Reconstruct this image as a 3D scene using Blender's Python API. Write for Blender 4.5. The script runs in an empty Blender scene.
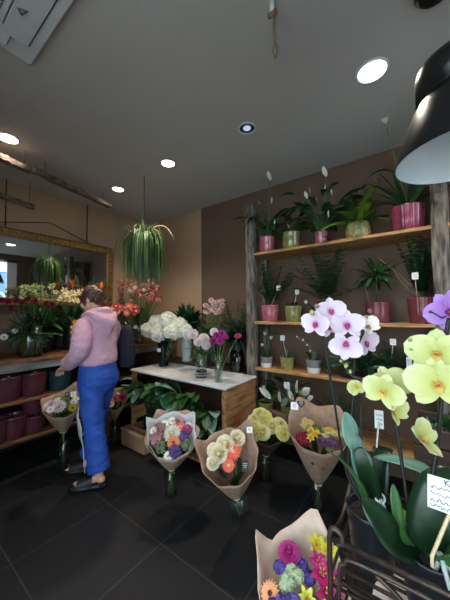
import bpy, bmesh, math, random
from mathutils import Vector, Matrix, Quaternion, Euler
from mathutils import noise as mnoise
R = math.radians
PI = math.pi
rnd = random.Random(11)
sc = bpy.context.scene
COL = sc.collection
V = Vector
UP = V((0, 0, 1))

# ------------------------------------------------------------------ camera
CAM_POS = V((0, 0, 1.45))
FPX = 265.0
CAM_R = (Matrix.Rotation(R(36.3), 3, 'Z') @ Matrix.Rotation(R(92.6), 3, 'X') @ Matrix.Rotation(R(-0.5), 3, 'Z'))
cd = bpy.data.cameras.new('camera')
cam = bpy.data.objects.new('camera', cd)
COL.objects.link(cam)
cam.matrix_world = Matrix.Translation(CAM_POS) @ CAM_R.to_4x4()
cd.sensor_width = 36.0
cd.sensor_fit = 'AUTO'
cd.lens = FPX * 36.0 / 600.0
cd.clip_start = 0.02
sc.camera = cam


def at(px, py, x=None, y=None, z=None, t=None):
    """point of the place seen at a pixel, on a plane of the room"""
    d = CAM_R @ V(((px - 225) / FPX, (300 - py) / FPX, -1.0))
    if x is not None: k = (x - CAM_POS.x) / d.x
    elif y is not None: k = (y - CAM_POS.y) / d.y
    elif z is not None: k = (z - CAM_POS.z) / d.z
    else: k = t
    return CAM_POS + d * k


# ------------------------------------------------------------------ materials
def lin(c):
    return tuple(((v / 255) / 12.92 if v / 255 <= 0.04045 else ((v / 255 + 0.055) / 1.055) ** 2.4) for v in c[:3]) + (1.0,)


def newmat(name):
    m = bpy.data.materials.new(name)
    m.use_nodes = True
    nt = m.node_tree
    nt.nodes.clear()
    out = nt.nodes.new('ShaderNodeOutputMaterial')
    return m, nt, out


def M(name, c, rough=0.6, metal=0.0, var=0.14, scale=9.0, bump=0.0, bscale=40.0, c2=None, stretch=(1, 1, 1), transl=0.0, coat=0.0, spec=0.5, detail=3.0):
    m, nt, out = newmat(name)
    N = nt.nodes.new
    L = nt.links.new
    p = N('ShaderNodeBsdfPrincipled')
    p.inputs['Roughness'].default_value = rough
    p.inputs['Metallic'].default_value = metal
    p.inputs['Coat Weight'].default_value = coat
    p.inputs['Specular IOR Level'].default_value = spec
    tc = N('ShaderNodeTexCoord')
    mp = N('ShaderNodeMapping')
    mp.inputs['Scale'].default_value = stretch
    L(tc.outputs['Object'], mp.inputs['Vector'])
    nz = N('ShaderNodeTexNoise')
    nz.inputs['Scale'].default_value = scale
    nz.inputs['Detail'].default_value = detail
    L(mp.outputs['Vector'], nz.inputs['Vector'])
    rp = N('ShaderNodeValToRGB')
    a = lin(c)
    if c2 is None:
        lo = tuple(v * (1 - var) for v in a[:3]) + (1,)
        hi = tuple(min(1, v * (1 + var)) for v in a[:3]) + (1,)
    else:
        lo, hi = a, lin(c2)
    rp.color_ramp.elements[0].position = 0.35
    rp.color_ramp.elements[1].position = 0.65
    rp.color_ramp.elements[0].color = lo
    rp.color_ramp.elements[1].color = hi
    L(nz.outputs['Fac'], rp.inputs['Fac'])
    L(rp.outputs['Color'], p.inputs['Base Color'])
    if bump:
        n2 = N('ShaderNodeTexNoise')
        n2.inputs['Scale'].default_value = bscale
        n2.inputs['Detail'].default_value = 4
        L(mp.outputs['Vector'], n2.inputs['Vector'])
        b = N('ShaderNodeBump')
        b.inputs['Strength'].default_value = bump
        b.inputs['Distance'].default_value = 0.01
        L(n2.outputs['Fac'], b.inputs['Height'])
        L(b.outputs['Normal'], p.inputs['Normal'])
    if transl:
        tr = N('ShaderNodeBsdfTranslucent')
        L(rp.outputs['Color'], tr.inputs['Color'])
        mx = N('ShaderNodeMixShader')
        mx.inputs['Fac'].default_value = transl
        L(p.outputs['BSDF'], mx.inputs[1])
        L(tr.outputs['BSDF'], mx.inputs[2])
        L(mx.outputs['Shader'], out.inputs['Surface'])
    else:
        L(p.outputs['BSDF'], out.inputs['Surface'])
    return m


def glassmat(name, tint, rough=0.03, base=0.06):
    m, nt, out = newmat(name)
    N = nt.nodes.new
    L = nt.links.new
    t = N('ShaderNodeBsdfTransparent')
    t.inputs['Color'].default_value = lin(tint)
    g = N('ShaderNodeBsdfGlossy')
    g.inputs['Roughness'].default_value = rough
    lw = N('ShaderNodeLayerWeight')
    lw.inputs['Blend'].default_value = 0.5
    fr = N('ShaderNodeMath')
    fr.operation = 'POWER'
    fr.inputs[1].default_value = 5.0
    L(lw.outputs['Facing'], fr.inputs[0])
    ad = N('ShaderNodeMath')
    ad.operation = 'ADD'
    ad.inputs[1].default_value = base
    ad.use_clamp = True
    L(fr.outputs['Value'], ad.inputs[0])
    mx = N('ShaderNodeMixShader')
    L(ad.outputs['Value'], mx.inputs['Fac'])
    L(t.outputs['BSDF'], mx.inputs[1])
    L(g.outputs['BSDF'], mx.inputs[2])
    L(mx.outputs['Shader'], out.inputs['Surface'])
    return m


def emimat(name, c, s):
    m, nt, out = newmat(name)
    e = nt.nodes.new('ShaderNodeEmission')
    e.inputs['Color'].default_value = lin(c)
    e.inputs['Strength'].default_value = s
    nt.links.new(e.outputs['Emission'], out.inputs['Surface'])
    return m


def radialmat(name, stops, transl=0.2, rough=0.5):
    """pigment that changes from a flower's throat to its petal tips (object space)"""
    m, nt, out = newmat(name)
    N = nt.nodes.new
    L = nt.links.new
    tc = N('ShaderNodeTexCoord')
    ln = N('ShaderNodeVectorMath')
    ln.operation = 'LENGTH'
    L(tc.outputs['Object'], ln.inputs[0])
    nz = N('ShaderNodeTexNoise')
    nz.inputs['Scale'].default_value = 7
    L(tc.outputs['Object'], nz.inputs['Vector'])
    ma = N('ShaderNodeMath')
    ma.operation = 'MULTIPLY_ADD'
    ma.inputs[1].default_value = 0.16
    L(nz.outputs['Fac'], ma.inputs[0])
    L(ln.outputs['Value'], ma.inputs[2])
    rp = N('ShaderNodeValToRGB')
    el = rp.color_ramp.elements
    while len(el) < len(stops): el.new(0.5)
    for e, (pp, cc) in zip(el, stops):
        e.position = pp
        e.color = lin(cc)
    L(ma.outputs['Value'], rp.inputs['Fac'])
    p = N('ShaderNodeBsdfPrincipled')
    p.inputs['Roughness'].default_value = rough
    L(rp.outputs['Color'], p.inputs['Base Color'])
    tr = N('ShaderNodeBsdfTranslucent')
    L(rp.outputs['Color'], tr.inputs['Color'])
    mx = N('ShaderNodeMixShader')
    mx.inputs['Fac'].default_value = transl
    L(p.outputs['BSDF'], mx.inputs[1])
    L(tr.outputs['BSDF'], mx.inputs[2])
    L(mx.outputs['Shader'], out.inputs['Surface'])
    return m


def tilemat():
    m, nt, out = newmat('slate_tiles')
    N = nt.nodes.new
    L = nt.links.new
    g = N('ShaderNodeNewGeometry')
    mp = N('ShaderNodeMapping')
    mp.vector_type = 'POINT'
    mp.inputs['Location'].default_value = (1.36, -1.15, 0)
    L(g.outputs['Position'], mp.inputs['Vector'])
    bt = N('ShaderNodeTexBrick')
    bt.offset = 0.0
    bt.inputs['Scale'].default_value = 1.0
    bt.inputs['Brick Width'].default_value = 0.6
    bt.inputs['Row Height'].default_value = 0.6
    bt.inputs['Mortar Size'].default_value = 0.003
    bt.inputs['Color1'].default_value = lin((23, 24, 27))
    bt.inputs['Color2'].default_value = lin((26, 27, 30))
    bt.inputs['Mortar'].default_value = lin((58, 58, 58))
    L(mp.outputs['Vector'], bt.inputs['Vector'])
    nz = N('ShaderNodeTexNoise')
    nz.inputs['Scale'].default_value = 3.5
    nz.inputs['Detail'].default_value = 6
    L(g.outputs['Position'], nz.inputs['Vector'])
    mx = N('ShaderNodeMix')
    mx.data_type = 'RGBA'
    mx.blend_type = 'OVERLAY'
    mx.inputs['Factor'].default_value = 0.45
    L(bt.outputs['Color'], mx.inputs['A'])
    L(nz.outputs['Fac'], mx.inputs['B'])
    p = N('ShaderNodeBsdfPrincipled')
    p.inputs['Roughness'].default_value = 0.55
    p.inputs['Specular IOR Level'].default_value = 0.3
    L(mx.outputs['Result'], p.inputs['Base Color'])
    b = N('ShaderNodeBump')
    b.inputs['Strength'].default_value = 0.15
    L(nz.outputs['Fac'], b.inputs['Height'])
    L(b.outputs['Normal'], p.inputs['Normal'])
    L(p.outputs['BSDF'], out.inputs['Surface'])
    return m


MT = {
    'ceiling': M('ceiling_paint', (182, 178, 175), 0.9, var=0.03, scale=2),
    'wall': M('taupe_wall', (174, 145, 118), 0.85, var=0.05, scale=3),
    'wall2': M('brown_panel', (100, 78, 63), 0.8, var=0.05, scale=3),
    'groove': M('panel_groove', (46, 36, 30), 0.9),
    'tiles': tilemat(),
    'oldwood': M('weathered_wood', (66, 58, 52), 0.9, c2=(134, 124, 114), scale=14, stretch=(3, 3, 0.5), bump=0.8, bscale=30),
    'oldwood_h': M('weathered_plank', (66, 56, 48), 0.9, c2=(128, 114, 100), scale=14, stretch=(3, 0.6, 3), bump=0.7, bscale=30),
    'shelfwood': M('pine_shelf', (140, 96, 58), 0.7, c2=(196, 150, 100), scale=10, stretch=(0.6, 5, 8), bump=0.2),
    'cratewood': M('crate_wood', (120, 78, 46), 0.75, c2=(176, 126, 82), scale=6, stretch=(4, 0.7, 4), bump=0.3),
    'counterwood': M('counter_wood', (84, 52, 32), 0.55, c2=(138, 92, 58), scale=8, stretch=(5, 0.5, 5), bump=0.2),
    'greyboard': M('grey_board', (150, 148, 146), 0.8, c2=(104, 98, 92), scale=5, stretch=(2, 0.6, 2)),
    'darkwood': M('dark_bench_wood', (58, 38, 30), 0.6, c2=(80, 54, 42), scale=8, stretch=(0.6, 4, 4)),
    'marble': M('pale_stone', (225, 226, 226), 0.35, c2=(196, 198, 202), scale=4, detail=8),
    'gold': M('gilt', (120, 92, 54), 0.4, metal=0.7, c2=(176, 142, 88), scale=40, bump=0.5, bscale=60),
    'white': M('white_paint', (236, 236, 234), 0.5, var=0.03),
    'white_plastic': M('white_plastic', (205, 210, 214), 0.4, var=0.03),
    'grille': M('grey_grille', (110, 112, 114), 0.6),
    'black': M('black_enamel', (24, 25, 27), 0.28, var=0.1),
    'lampwhite': M('white_enamel', (226, 232, 238), 0.4, var=0.02),
    'vaseblack': M('vase_black', (14, 14, 16), .35, spec=.2),
    'blackmatte': M('black_plastic', (22, 22, 24), 0.5),
    'potblack': M('nursery_pot', (30, 31, 34), 0.35),
    'iron': M('wrought_iron', (58, 48, 44), 0.42, metal=0.6, c2=(84, 70, 62), scale=30, bump=0.3),
    'kraft': M('kraft_paper', (158, 126, 104), 0.8, c2=(176, 146, 124), scale=30, bump=0.12, bscale=18, transl=0.12),
    'kraftpale': M('pale_kraft', (206, 176, 158), 0.75, c2=(220, 194, 178), scale=18, bump=0.15, bscale=14, transl=0.12),
    'kraftdark': M('dark_paper', (84, 66, 56), 0.8, transl=0.1),
    'whitepaper': M('white_paper', (196, 196, 200), 0.8, transl=0.15, bump=0.1, bscale=20),
    'card': M('white_card', (226, 226, 226), 0.7, var=0.02),
    'ink': M('ink', (30, 32, 40), 0.7),
    'chalk': M('chalk', (230, 230, 226), 0.8),
    'redink': M('red_paint', (168, 44, 30), 0.8),
    'stick': M('wood_stick', (214, 186, 150), 0.7),
    'cardboard': M('cardboard', (160, 122, 92), 0.85, var=0.06),
    'glass': glassmat('clear_glass', (244, 250, 248), .15, .09),
    'smoke': glassmat('smoked_glass', (70, 74, 74), base=0.08),
    'pane': glassmat('window_glass', (244, 250, 250), base=0.0),
    'soil': M('soil', (40, 30, 24), 0.95, bump=0.8, bscale=80),
    'pink_pot': M('pink_glaze', (172, 92, 108), 0.18, var=0.18, scale=30, coat=0.5),
    'magenta_pot': M('magenta_glaze', (140, 60, 84), 0.2, var=0.18, scale=30, coat=0.5),
    'plum_pot': M('plum_glaze', (92, 46, 57), 0.3, var=0.15, coat=0.3),
    'red_pot': M('crimson_glaze', (118, 58, 68), 0.25, var=0.15, coat=0.3),
    'olive_pot': M('olive_glaze', (132, 130, 76), 0.2, var=0.2, scale=30, coat=0.5),
    'gold_pot': M('speckled_olive_glaze', (112, 104, 58), 0.35, c2=(190, 180, 120), scale=90, coat=0.3),
    'teal_pot': M('teal_glaze', (38, 66, 72), 0.25, coat=0.4),
    'stone_pot': M('grey_stoneware', (112, 112, 110), 0.7),
    'pale_pot': M('pale_stoneware', (206, 204, 198), 0.6),
    'zinc': M('white_bucket', (196, 200, 202), 0.45, var=0.06),
    'stem': M('stem_green', (92, 122, 66), 0.6),
    'darkstem': M('dark_stem', (20, 20, 18), 0.5),
    'leaf': M('leaf_green', (52, 92, 46), 0.42, var=0.3, scale=14, transl=0.15),
    'leafdark': M('leaf_dark', (34, 66, 38), 0.38, var=0.3, scale=14, transl=0.1),
    'leafbright': M('leaf_bright', (116, 156, 52), 0.45, var=0.25, scale=14, transl=0.25),
    'leaflit': M('leaf_glaucous_lit', (118, 158, 140), 0.3, var=0.15, scale=10, transl=0.08),  # glaucous green made paler: light falling on the leaves is put into the colour
    'leafgrey': M('leaf_silver', (92, 118, 102), 0.5, var=0.2, scale=14, transl=0.1),
    'leafspider': M('leaf_spider', (112, 140, 84), 0.45, var=0.35, scale=10, transl=0.2),
    'orchleaf': M('orchid_leaf', (22, 45, 26), 0.3, var=0.2, scale=8, spec=0.5),
    'root': M('aerial_root', (186, 196, 190), 0.6),
    'twig': M('twig', (120, 100, 76), 0.8),
}


def P(c, tr=0.25, var=0.12):
    k = 'petal_%d_%d_%d' % c
    if k not in MT: MT[k] = M(k, c, 0.6, var=var, scale=5, transl=tr)
    return MT[k]


# ------------------------------------------------------------------ mesh building
class MB:
    def __init__(s, *mats):
        s.bm = bmesh.new()
        s.mats = [MT[m] if isinstance(m, str) else m for m in mats]
        s.mi = 0

    def face(s, vs, smooth=True):
        try:
            f = s.bm.faces.new(vs)
        except ValueError:
            return None
        f.material_index = s.mi
        f.smooth = smooth
        return f

    def tube(s, pts, r, n=6, cap=True, flat=None):
        pts = [V(p) for p in pts]
        k = len(pts)
        rs = r if isinstance(r, (list, tuple)) else [r] * k
        d0 = (pts[1] - pts[0]).normalized()
        nrm = d0.orthogonal().normalized()
        rings = []
        prev = d0
        for i, p in enumerate(pts):
            if i == 0: d = d0
            elif i == k - 1: d = (pts[i] - pts[i - 1])
            else: d = (pts[i + 1] - pts[i - 1])
            if d.length < 1e-9: d = prev
            d = d.normalized()
            q = prev.rotation_difference(d)
            nrm = (q @ nrm).normalized()
            prev = d
            b = d.cross(nrm)
            ring = []
            for j in range(n):
                a = 2 * PI * j / n
                ring.append(s.bm.verts.new(p + (nrm * math.cos(a) + b * math.sin(a)) * rs[i]))
            rings.append(ring)
        for i in range(k - 1):
            for j in range(n):
                s.face([rings[i][j], rings[i][(j + 1) % n], rings[i + 1][(j + 1) % n], rings[i + 1][j]])
        if cap:
            s.face(rings[0][::-1], False)
            s.face(rings[-1], False)
        return s

    def lathe(s, prof, c=(0, 0, 0), n=24, M4=None, ribs=0, ribamp=0.0, cap=False):
        c = V(c)
        rings = []
        for (r, z) in prof:
            ring = []
            for j in range(n):
                a = 2 * PI * j / n
                rr = r * (1 + ribamp * math.cos(ribs * a)) if ribs else r
                p = V((rr * math.cos(a), rr * math.sin(a), z))
                if M4 is not None: p = M4 @ p
                ring.append(s.bm.verts.new(p + c))
            rings.append(ring)
        for i in range(len(prof) - 1):
            for j in range(n):
                s.face([rings[i][j], rings[i][(j + 1) % n], rings[i + 1][(j + 1) % n], rings[i + 1][j]])
        if cap:
            s.face(rings[0][::-1], False)
            s.face(rings[-1], False)
        return s

    def loft(s, rings, cap=True):
        vr = [[s.bm.verts.new(p) for p in ring] for ring in rings]
        n = len(vr[0])
        for i in range(len(vr) - 1):
            for j in range(n):
                s.face([vr[i][j], vr[i][(j + 1) % n], vr[i + 1][(j + 1) % n], vr[i + 1][j]])
        if cap:
            s.face(vr[0][::-1])
            s.face(vr[-1])
        return s

    def box(s, lo, hi, bevel=0.003, M3=None, c=None):
        lo, hi = V(lo), V(hi)
        r = bmesh.ops.create_cube(s.bm, size=1.0)
        vs = r['verts']
        ce, sz = (lo + hi) / 2, hi - lo
        for v in vs:
            p = V((v.co.x * sz.x, v.co.y * sz.y, v.co.z * sz.z))
            if M3 is not None: p = M3 @ p
            v.co = p + ce
        fs = set(f for v in vs for f in v.link_faces)
        for f in fs: f.material_index = s.mi
        if bevel:
            es = list(set(e for v in vs for e in v.link_edges))
            g = bmesh.ops.bevel(s.bm, geom=es, offset=bevel, segments=1, affect='EDGES', profile=0.5)
            for f in g['faces']: f.material_index = s.mi
        return s

    def sheet(s, fn, nu, nv, wrap=False):
        g = [[s.bm.verts.new(fn(i / nu, j / nv)) for j in range(nv + 1)] for i in range(nu + (0 if wrap else 1))]
        m = len(g)
        for i in range(nu):
            for j in range(nv):
                s.face([g[i][j], g[(i + 1) % m][j], g[(i + 1) % m][j + 1], g[i][j + 1]])
        return s

    def ell(s, c, r, seg=14, rings=9, M3=None):
        c = V(c)
        g = bmesh.ops.create_uvsphere(s.bm, u_segments=seg, v_segments=rings, radius=1.0)
        for v in g['verts']:
            p = V((v.co.x * r[0], v.co.y * r[1], v.co.z * r[2]))
            if M3 is not None: p = M3 @ p
            v.co = p + c
            for f in v.link_faces:
                f.material_index = s.mi
                f.smooth = True
        return s

    def leaf(s, base, d, length, width, droop=0.5, fold=0.25, shape='lance', n=7, up=UP, twist=0.0):
        """a blade that leaves base along d and bends down under its weight"""
        base, d = V(base), V(d).normalized()
        p = base.copy()
        st = length / n
        prevrow = None
        for i in range(n + 1):
            u = i / n
            if shape == 'lance': w = math.sin(PI * min(1, u * 0.94 + 0.06)) ** 0.8
            elif shape == 'strap': w = min(1, 0.45 + u * 3) * (1 - max(0, (u - 0.6) / 0.4) ** 2.2)
            elif shape == 'oval': w = math.sqrt(max(0, math.sin(PI * min(1, u * 0.97 + 0.03))))
            else: w = 1 - u * 0.95
            w = max(w, 0.02) * width / 2
            side = d.cross(up)
            if side.length < 1e-3: side = d.orthogonal()
            side.normalize()
            if twist: side = Quaternion(d, twist * u) @ side
            nm = side.cross(d).normalized()
            row = [s.bm.verts.new(p - side * w + nm * fold * w), s.bm.verts.new(p), s.bm.verts.new(p + side * w + nm * fold * w)]
            if prevrow:
                for a in (0, 1):
                    s.face([prevrow[a], prevrow[a + 1], row[a + 1], row[a]])
            prevrow = row
            d = (d + V((0, 0, -1)) * droop / n).normalized()
            p = p + d * st
        return s

    def build(s, name, parent=None, local=False, solid=0.0, smooth_angle=None):
        me = bpy.data.meshes.new(name)
        if not local and parent is not None:
            o0 = wloc(parent)
            bmesh.ops.translate(s.bm, verts=s.bm.verts, vec=-o0)
        bmesh.ops.recalc_face_normals(s.bm, faces=s.bm.faces) if solid == 0 else None
        s.bm.to_mesh(me)
        s.bm.free()
        for m in s.mats: me.materials.append(m)
        o = bpy.data.objects.new(name, me)
        COL.objects.link(o)
        if parent is not None: o.parent = parent
        if solid:
            md = o.modifiers.new('thickness', 'SOLIDIFY')
            md.thickness = solid
            md.offset = 0
        return o

    def mesh(s, name):
        me = bpy.data.meshes.new(name)
        s.bm.to_mesh(me)
        s.bm.free()
        for m in s.mats: me.materials.append(m)
        return me


def wloc(o):
    p = V((0, 0, 0))
    while o is not None:
        p += o.location
        o = o.parent
    return p


def tag(o, label=None, cat=None, group=None, kind=None):
    if label: o['label'] = label
    if cat: o['category'] = cat
    if group: o['group'] = group
    if kind: o['kind'] = kind
    return o


def thing(name, loc, label, cat, group=None):
    o = bpy.data.objects.new(name, None)
    COL.objects.link(o)
    o.location = loc
    o.empty_display_size = 0.05
    return tag(o, label, cat, group)


def put(name, me, parent, pos, d=None, s=1.0, spin=0.0, label=None):
    """a part that uses a ready mesh: at world position pos, its +Z along d"""
    o = bpy.data.objects.new(name, me)
    COL.objects.link(o)
    o.parent = parent
    o.location = V(pos) - (wloc(parent) if parent is not None else V((0, 0, 0)))
    o.rotation_mode = 'QUATERNION'
    q = Quaternion()
    if d is not None: q = V(d).normalized().to_track_quat('Z', 'Y')
    if spin: q = q @ Quaternion((0, 0, 1), spin)
    o.rotation_quaternion = q
    o.scale = (s, s, s) if not isinstance(s, (tuple, list)) else s
    if label: o['label'] = label
    return o


def struct(name, mb, solid=0):
    return tag(mb.build(name, None, solid=solid), kind='structure')


def copy_tree(o, parent=None):
    c = o.copy()
    COL.objects.link(c)
    c.parent = parent
    for ch in list(o.children): copy_tree(ch, c)
    return c


def rv(a=1.0):
    return V((rnd.uniform(-a, a), rnd.uniform(-a, a), rnd.uniform(-a, a)))


def curve(pts, n=12):
    """smooth polyline through points"""
    pts = [V(p) for p in pts]
    if len(pts) == 2:
        return [pts[0].lerp(pts[1], i / n) for i in range(n + 1)]
    ex = [pts[0] * 2 - pts[1]] + pts + [pts[-1] * 2 - pts[-2]]
    out = []
    for i in range(1, len(ex) - 2):
        a, b, c, d = ex[i - 1:i + 3]
        for k in range(n):
            t = k / n
            out.append(0.5 * ((2 * b) + (c - a) * t + (2 * a - 5 * b + 4 * c - d) * t * t + (3 * b - a - 3 * c + d) * t ** 3))
    out.append(pts[-1])
    return out


# ------------------------------------------------------------------ flowers (unit radius, facing +Z)
FC = {}


def cached(fn):
    def w(*a):
        k = (fn.__name__,) + a
        if k not in FC: FC[k] = fn(*a)
        return FC[k]
    return w


def petal(mb, a, L, W, e0, e1, r0=0.0, z0=0.0, pw=0.6, n=5, cup=0.15, tip=1.0):
    """petal at azimuth a, elevation bending from e0 to e1"""
    ca, sa = math.cos(a), math.sin(a)
    p = V((r0, 0, z0))
    prev = None
    for i in range(n + 1):
        u = i / n
        e = e0 + (e1 - e0) * u
        w = W / 2 * (max(0.0, math.sin(PI * min(1.0, 0.08 + u * (0.92 if tip else 0.62)))) ** pw)
        w = max(w, 0.012)
        nx = V((-math.sin(e), 0, math.cos(e)))
        row = []
        for k in (-1, 0, 1):
            q = p + V((0, k * w, 0)) + nx * (abs(k) * cup * w)
            row.append(mb.bm.verts.new((q.x * ca - q.y * sa, q.x * sa + q.y * ca, q.z)))
        if prev:
            for k in (0, 1): mb.face([prev[k], prev[k + 1], row[k + 1], row[k]])
        prev = row
        p = p + V((math.cos(e), 0, math.sin(e))) * (L / n)


@cached
def gerbera(c, cc):
    mb = MB(P(c), P(cc))
    for k in range(18): petal(mb, 2 * PI * k / 18, 0.82, 0.27, 0.15, -0.1, 0.18, 0.0)
    for k in range(16): petal(mb, 2 * PI * (k + 0.5) / 16, 0.66, 0.22, 0.35, 0.15, 0.18, 0.04)
    for k in range(14): petal(mb, 2 * PI * (k + 0.3) / 14, 0.26, 0.1, 0.8, 0.5, 0.16, 0.06, n=3)
    mb.mi = 1
    mb.lathe([(0.27, 0.02), (0.26, 0.1), (0.18, 0.15), (0.005, 0.12)], n=14)
    return mb.mesh('gerbera')


@cached
def mum(c, c2):
    mb = MB(P(c), P(c2))
    for r, (n, e, L) in enumerate([(16, 0.0, 1.0), (15, 0.3, 0.92), (13, 0.6, 0.82), (11, 0.9, 0.72), (8, 1.2, 0.6)]):
        for k in range(n): petal(mb, 2 * PI * (k + r * 0.4) / n, L, 0.3, e, e + 0.35, 0.05, 0.0, n=4, cup=0.4)
    mb.mi = 1
    mb.ell((0, 0, 0.3), (0.16, 0.16, 0.2), 8, 6)
    return mb.mesh('chrysanthemum')


@cached
def rose(c, c2):
    mb = MB(P(c), P(c2))
    rg = random.Random(5)
    lay = [(3, 0.2, 0.75, 0.0), (4, 0.36, 0.78, 0.04), (5, 0.55, 0.72, 0.16), (6, 0.74, 0.6, 0.3), (7, 0.88, 0.44, 0.42)]
    for li, (n, r, h, fl) in enumerate(lay):
        mb.mi = 1 if li < 2 else 0
        for k in range(n):
            a0 = 2 * PI * (k + li * 0.37) / n + rg.uniform(-.1, .1)
            hw = PI / n * 1.35

            def fn(u, v, a0=a0, hw=hw, r=r, h=h, fl=fl):
                uu = u * 2 - 1
                a = a0 + uu * hw * (0.55 + 0.45 * math.sin(PI * min(1, v * 0.8 + 0.1)))
                rad = r * (0.35 + 0.65 * math.sin(PI / 2 * min(1, v * 1.3))) + fl * max(0, v - 0.6) * 1.2
                z = -0.25 + (h + 0.25) * v - 0.14 * uu * uu * v - fl * max(0, v - 0.75) * 0.7
                return V((rad * math.cos(a), rad * math.sin(a), z))
            mb.sheet(fn, 5, 5)
    mb.mi = 1
    mb.ell((0, 0, 0.25), (0.3, 0.3, 0.4), 10, 8)
    return mb.mesh('rose')


@cached
def carnation(c, c2):
    mb = MB(P(c), P(c2))
    rg = random.Random(9)
    for li, (n, e, L) in enumerate([(9, 0.1, 1.0), (9, 0.45, 0.92), (8, 0.8, 0.85), (6, 1.15, 0.8), (4, 1.45, 0.72)]):
        mb.mi = 1 if li > 2 else 0
        for k in range(n):
            a0 = 2 * PI * (k + li * 0.45) / n
            ph = rg.uniform(0, 6)

            def fn(u, v, a0=a0, e=e, L=L, ph=ph):
                uu = u * 2 - 1
                a = a0 + uu * 0.5
                rr = 0.06 + L * v * math.cos(e)
                z = L * v * math.sin(e) + 0.09 * v * v * math.sin(uu * 9 + ph) - 0.1 * v
                return V((rr * math.cos(a), rr * math.sin(a), z))
            mb.sheet(fn, 6, 3)
    mb.ell((0, 0, .3), (.34, .34, .36), 10, 8)
    for d in fib(14, .2): petal(mb, math.atan2(d.y, d.x), .34, .34, 1.2, .7, .08, .42 + .2 * d.z, n=3, cup=.3)
    return mb.mesh('carnation')


def fib(n, lo=-0.3):
    out = []
    g = PI * (3 - math.sqrt(5))
    for i in range(n):
        z = 1 - (1 - lo) * (i + 0.5) / n
        r = math.sqrt(max(0, 1 - z * z))
        out.append(V((r * math.cos(g * i), r * math.sin(g * i), z)))
    return out


@cached
def cluster(c, c2, n, fs, petals, seed):
    """a round head of many small florets"""
    mb = MB(P(c), P(c2))
    rg = random.Random(seed)
    mb.mi = 1
    mb.ell((0, 0, -.05), (0.5, 0.5, 0.42), 10, 7)
    for d in fib(n):
        p = V((d.x, d.y, d.z * 0.8)) * (0.92 + rg.uniform(-.1, .08))
        q = (d + V((rg.uniform(-.3, .3), rg.uniform(-.3, .3), rg.uniform(-.3, .3)))).to_track_quat('Z', 'Y') @ Quaternion((0, 0, 1), rg.uniform(0, 6))
        mb.mi = 0 if rg.random() < 0.8 else 1
        for k in range(petals):
            a = 2 * PI * k / petals
            h = PI / petals * 0.92
            c0 = mb.bm.verts.new(p + q @ V((0, 0, -0.03)))
            v1 = mb.bm.verts.new(p + q @ (V((math.cos(a - h), math.sin(a - h), 0.12)) * fs * 0.75))
            v2 = mb.bm.verts.new(p + q @ (V((math.cos(a), math.sin(a), 0.22)) * fs))
            v3 = mb.bm.verts.new(p + q @ (V((math.cos(a + h), math.sin(a + h), 0.12)) * fs * 0.75))
            mb.face([c0, v1, v2, v3])
    return mb.mesh('flower_cluster')


@cached
def lily(c, c2):
    mb = MB(P(c), P(c2))
    for k in range(3): petal(mb, 2 * PI * k / 3, 1.05, 0.52, 0.95, 0.05, 0.05, -0.3, n=7, cup=0.3)
    for k in range(3): petal(mb, 2 * PI * (k + 0.5) / 3, 1.05, 0.42, 0.9, 0.0, 0.05, -0.32, n=7, cup=0.3)
    mb.mi = 1
    for k in range(5):
        a = 2 * PI * k / 5
        mb.tube([(0, 0, -0.25), (0.12 * math.cos(a), 0.12 * math.sin(a), 0.2), (0.25 * math.cos(a), 0.25 * math.sin(a), 0.45)], [0.02, 0.02, 0.05], 4)
    return mb.mesh('lily')


@cached
def daisy(c, cc):
    mb = MB(P(c), P(cc))
    for k in range(13): petal(mb, 2 * PI * k / 13, 0.8, 0.36, 0.2, 0.0, 0.2, 0.0, n=3)
    mb.mi = 1
    mb.ell((0, 0, 0.05), (0.28, 0.28, 0.14), 10, 6)
    return mb.mesh('daisy')


@cached
def tulip(c):
    mb = MB(P(c), 'stem')
    for k in range(3): petal(mb, 2 * PI * k / 3, 1.5, 1.0, 0.55, 1.75, 0.05, -0.6, n=7, cup=0.5)
    for k in range(3): petal(mb, 2 * PI * (k + 0.5) / 3, 1.5, 1.0, 0.7, 1.8, 0.03, -0.6, n=7, cup=0.5)
    return mb.mesh('tulip')


@cached
def spathe(c, c2):
    """a cupped pointed spathe, 1 long, standing along +Z, open toward +X"""
    mb = MB(P(c), P(c2))

    def fn(u, v):
        uu = u * 2 - 1
        w = 0.24 * max(0.0, math.sin(PI * (0.03 + v * 0.95))) ** 0.75
        a = uu * 1.0
        return V((-0.16 * math.cos(a) * (w / 0.24) + 0.1 - 0.1 * v * v, w * math.sin(a) * 1.15, v))
    mb.sheet(fn, 6, 8)
    mb.mi = 1
    mb.tube([(0.0, 0, 0.05), (0.0, 0, 0.2), (0.01, 0, 0.5)], [0.02, 0.04, 0.03], 6)
    return mb.mesh('spathe')


PHALM = {
    'pink': (radialmat('phal_pink', [(0.0, (150, 40, 100)), (0.2, (190, 110, 168)), (0.42, (222, 196, 216)), (1.0, (232, 216, 230))]), P((184, 70, 130)), P((206, 150, 60))),
    'yellow': (radialmat('phal_yellow', [(0.0, (228, 222, 150)), (0.22, (196, 196, 104)), (0.55, (208, 210, 130)), (0.85, (218, 220, 158)), (1.0, (224, 226, 170))]), P((226, 186, 96)), P((206, 130, 40))),
    'purple': (radialmat('phal_purple', [(0.0, (120, 40, 140)), (0.3, (166, 104, 196)), (1.0, (190, 146, 218))]), P((130, 40, 120)), P((206, 150, 60))),
    'cream': (radialmat('phal_cream', [(0.0, (200, 150, 170)), (0.4, (240, 228, 214)), (1.0, (246, 238, 226))]), P((200, 120, 150)), P((206, 150, 60))),
}


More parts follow.
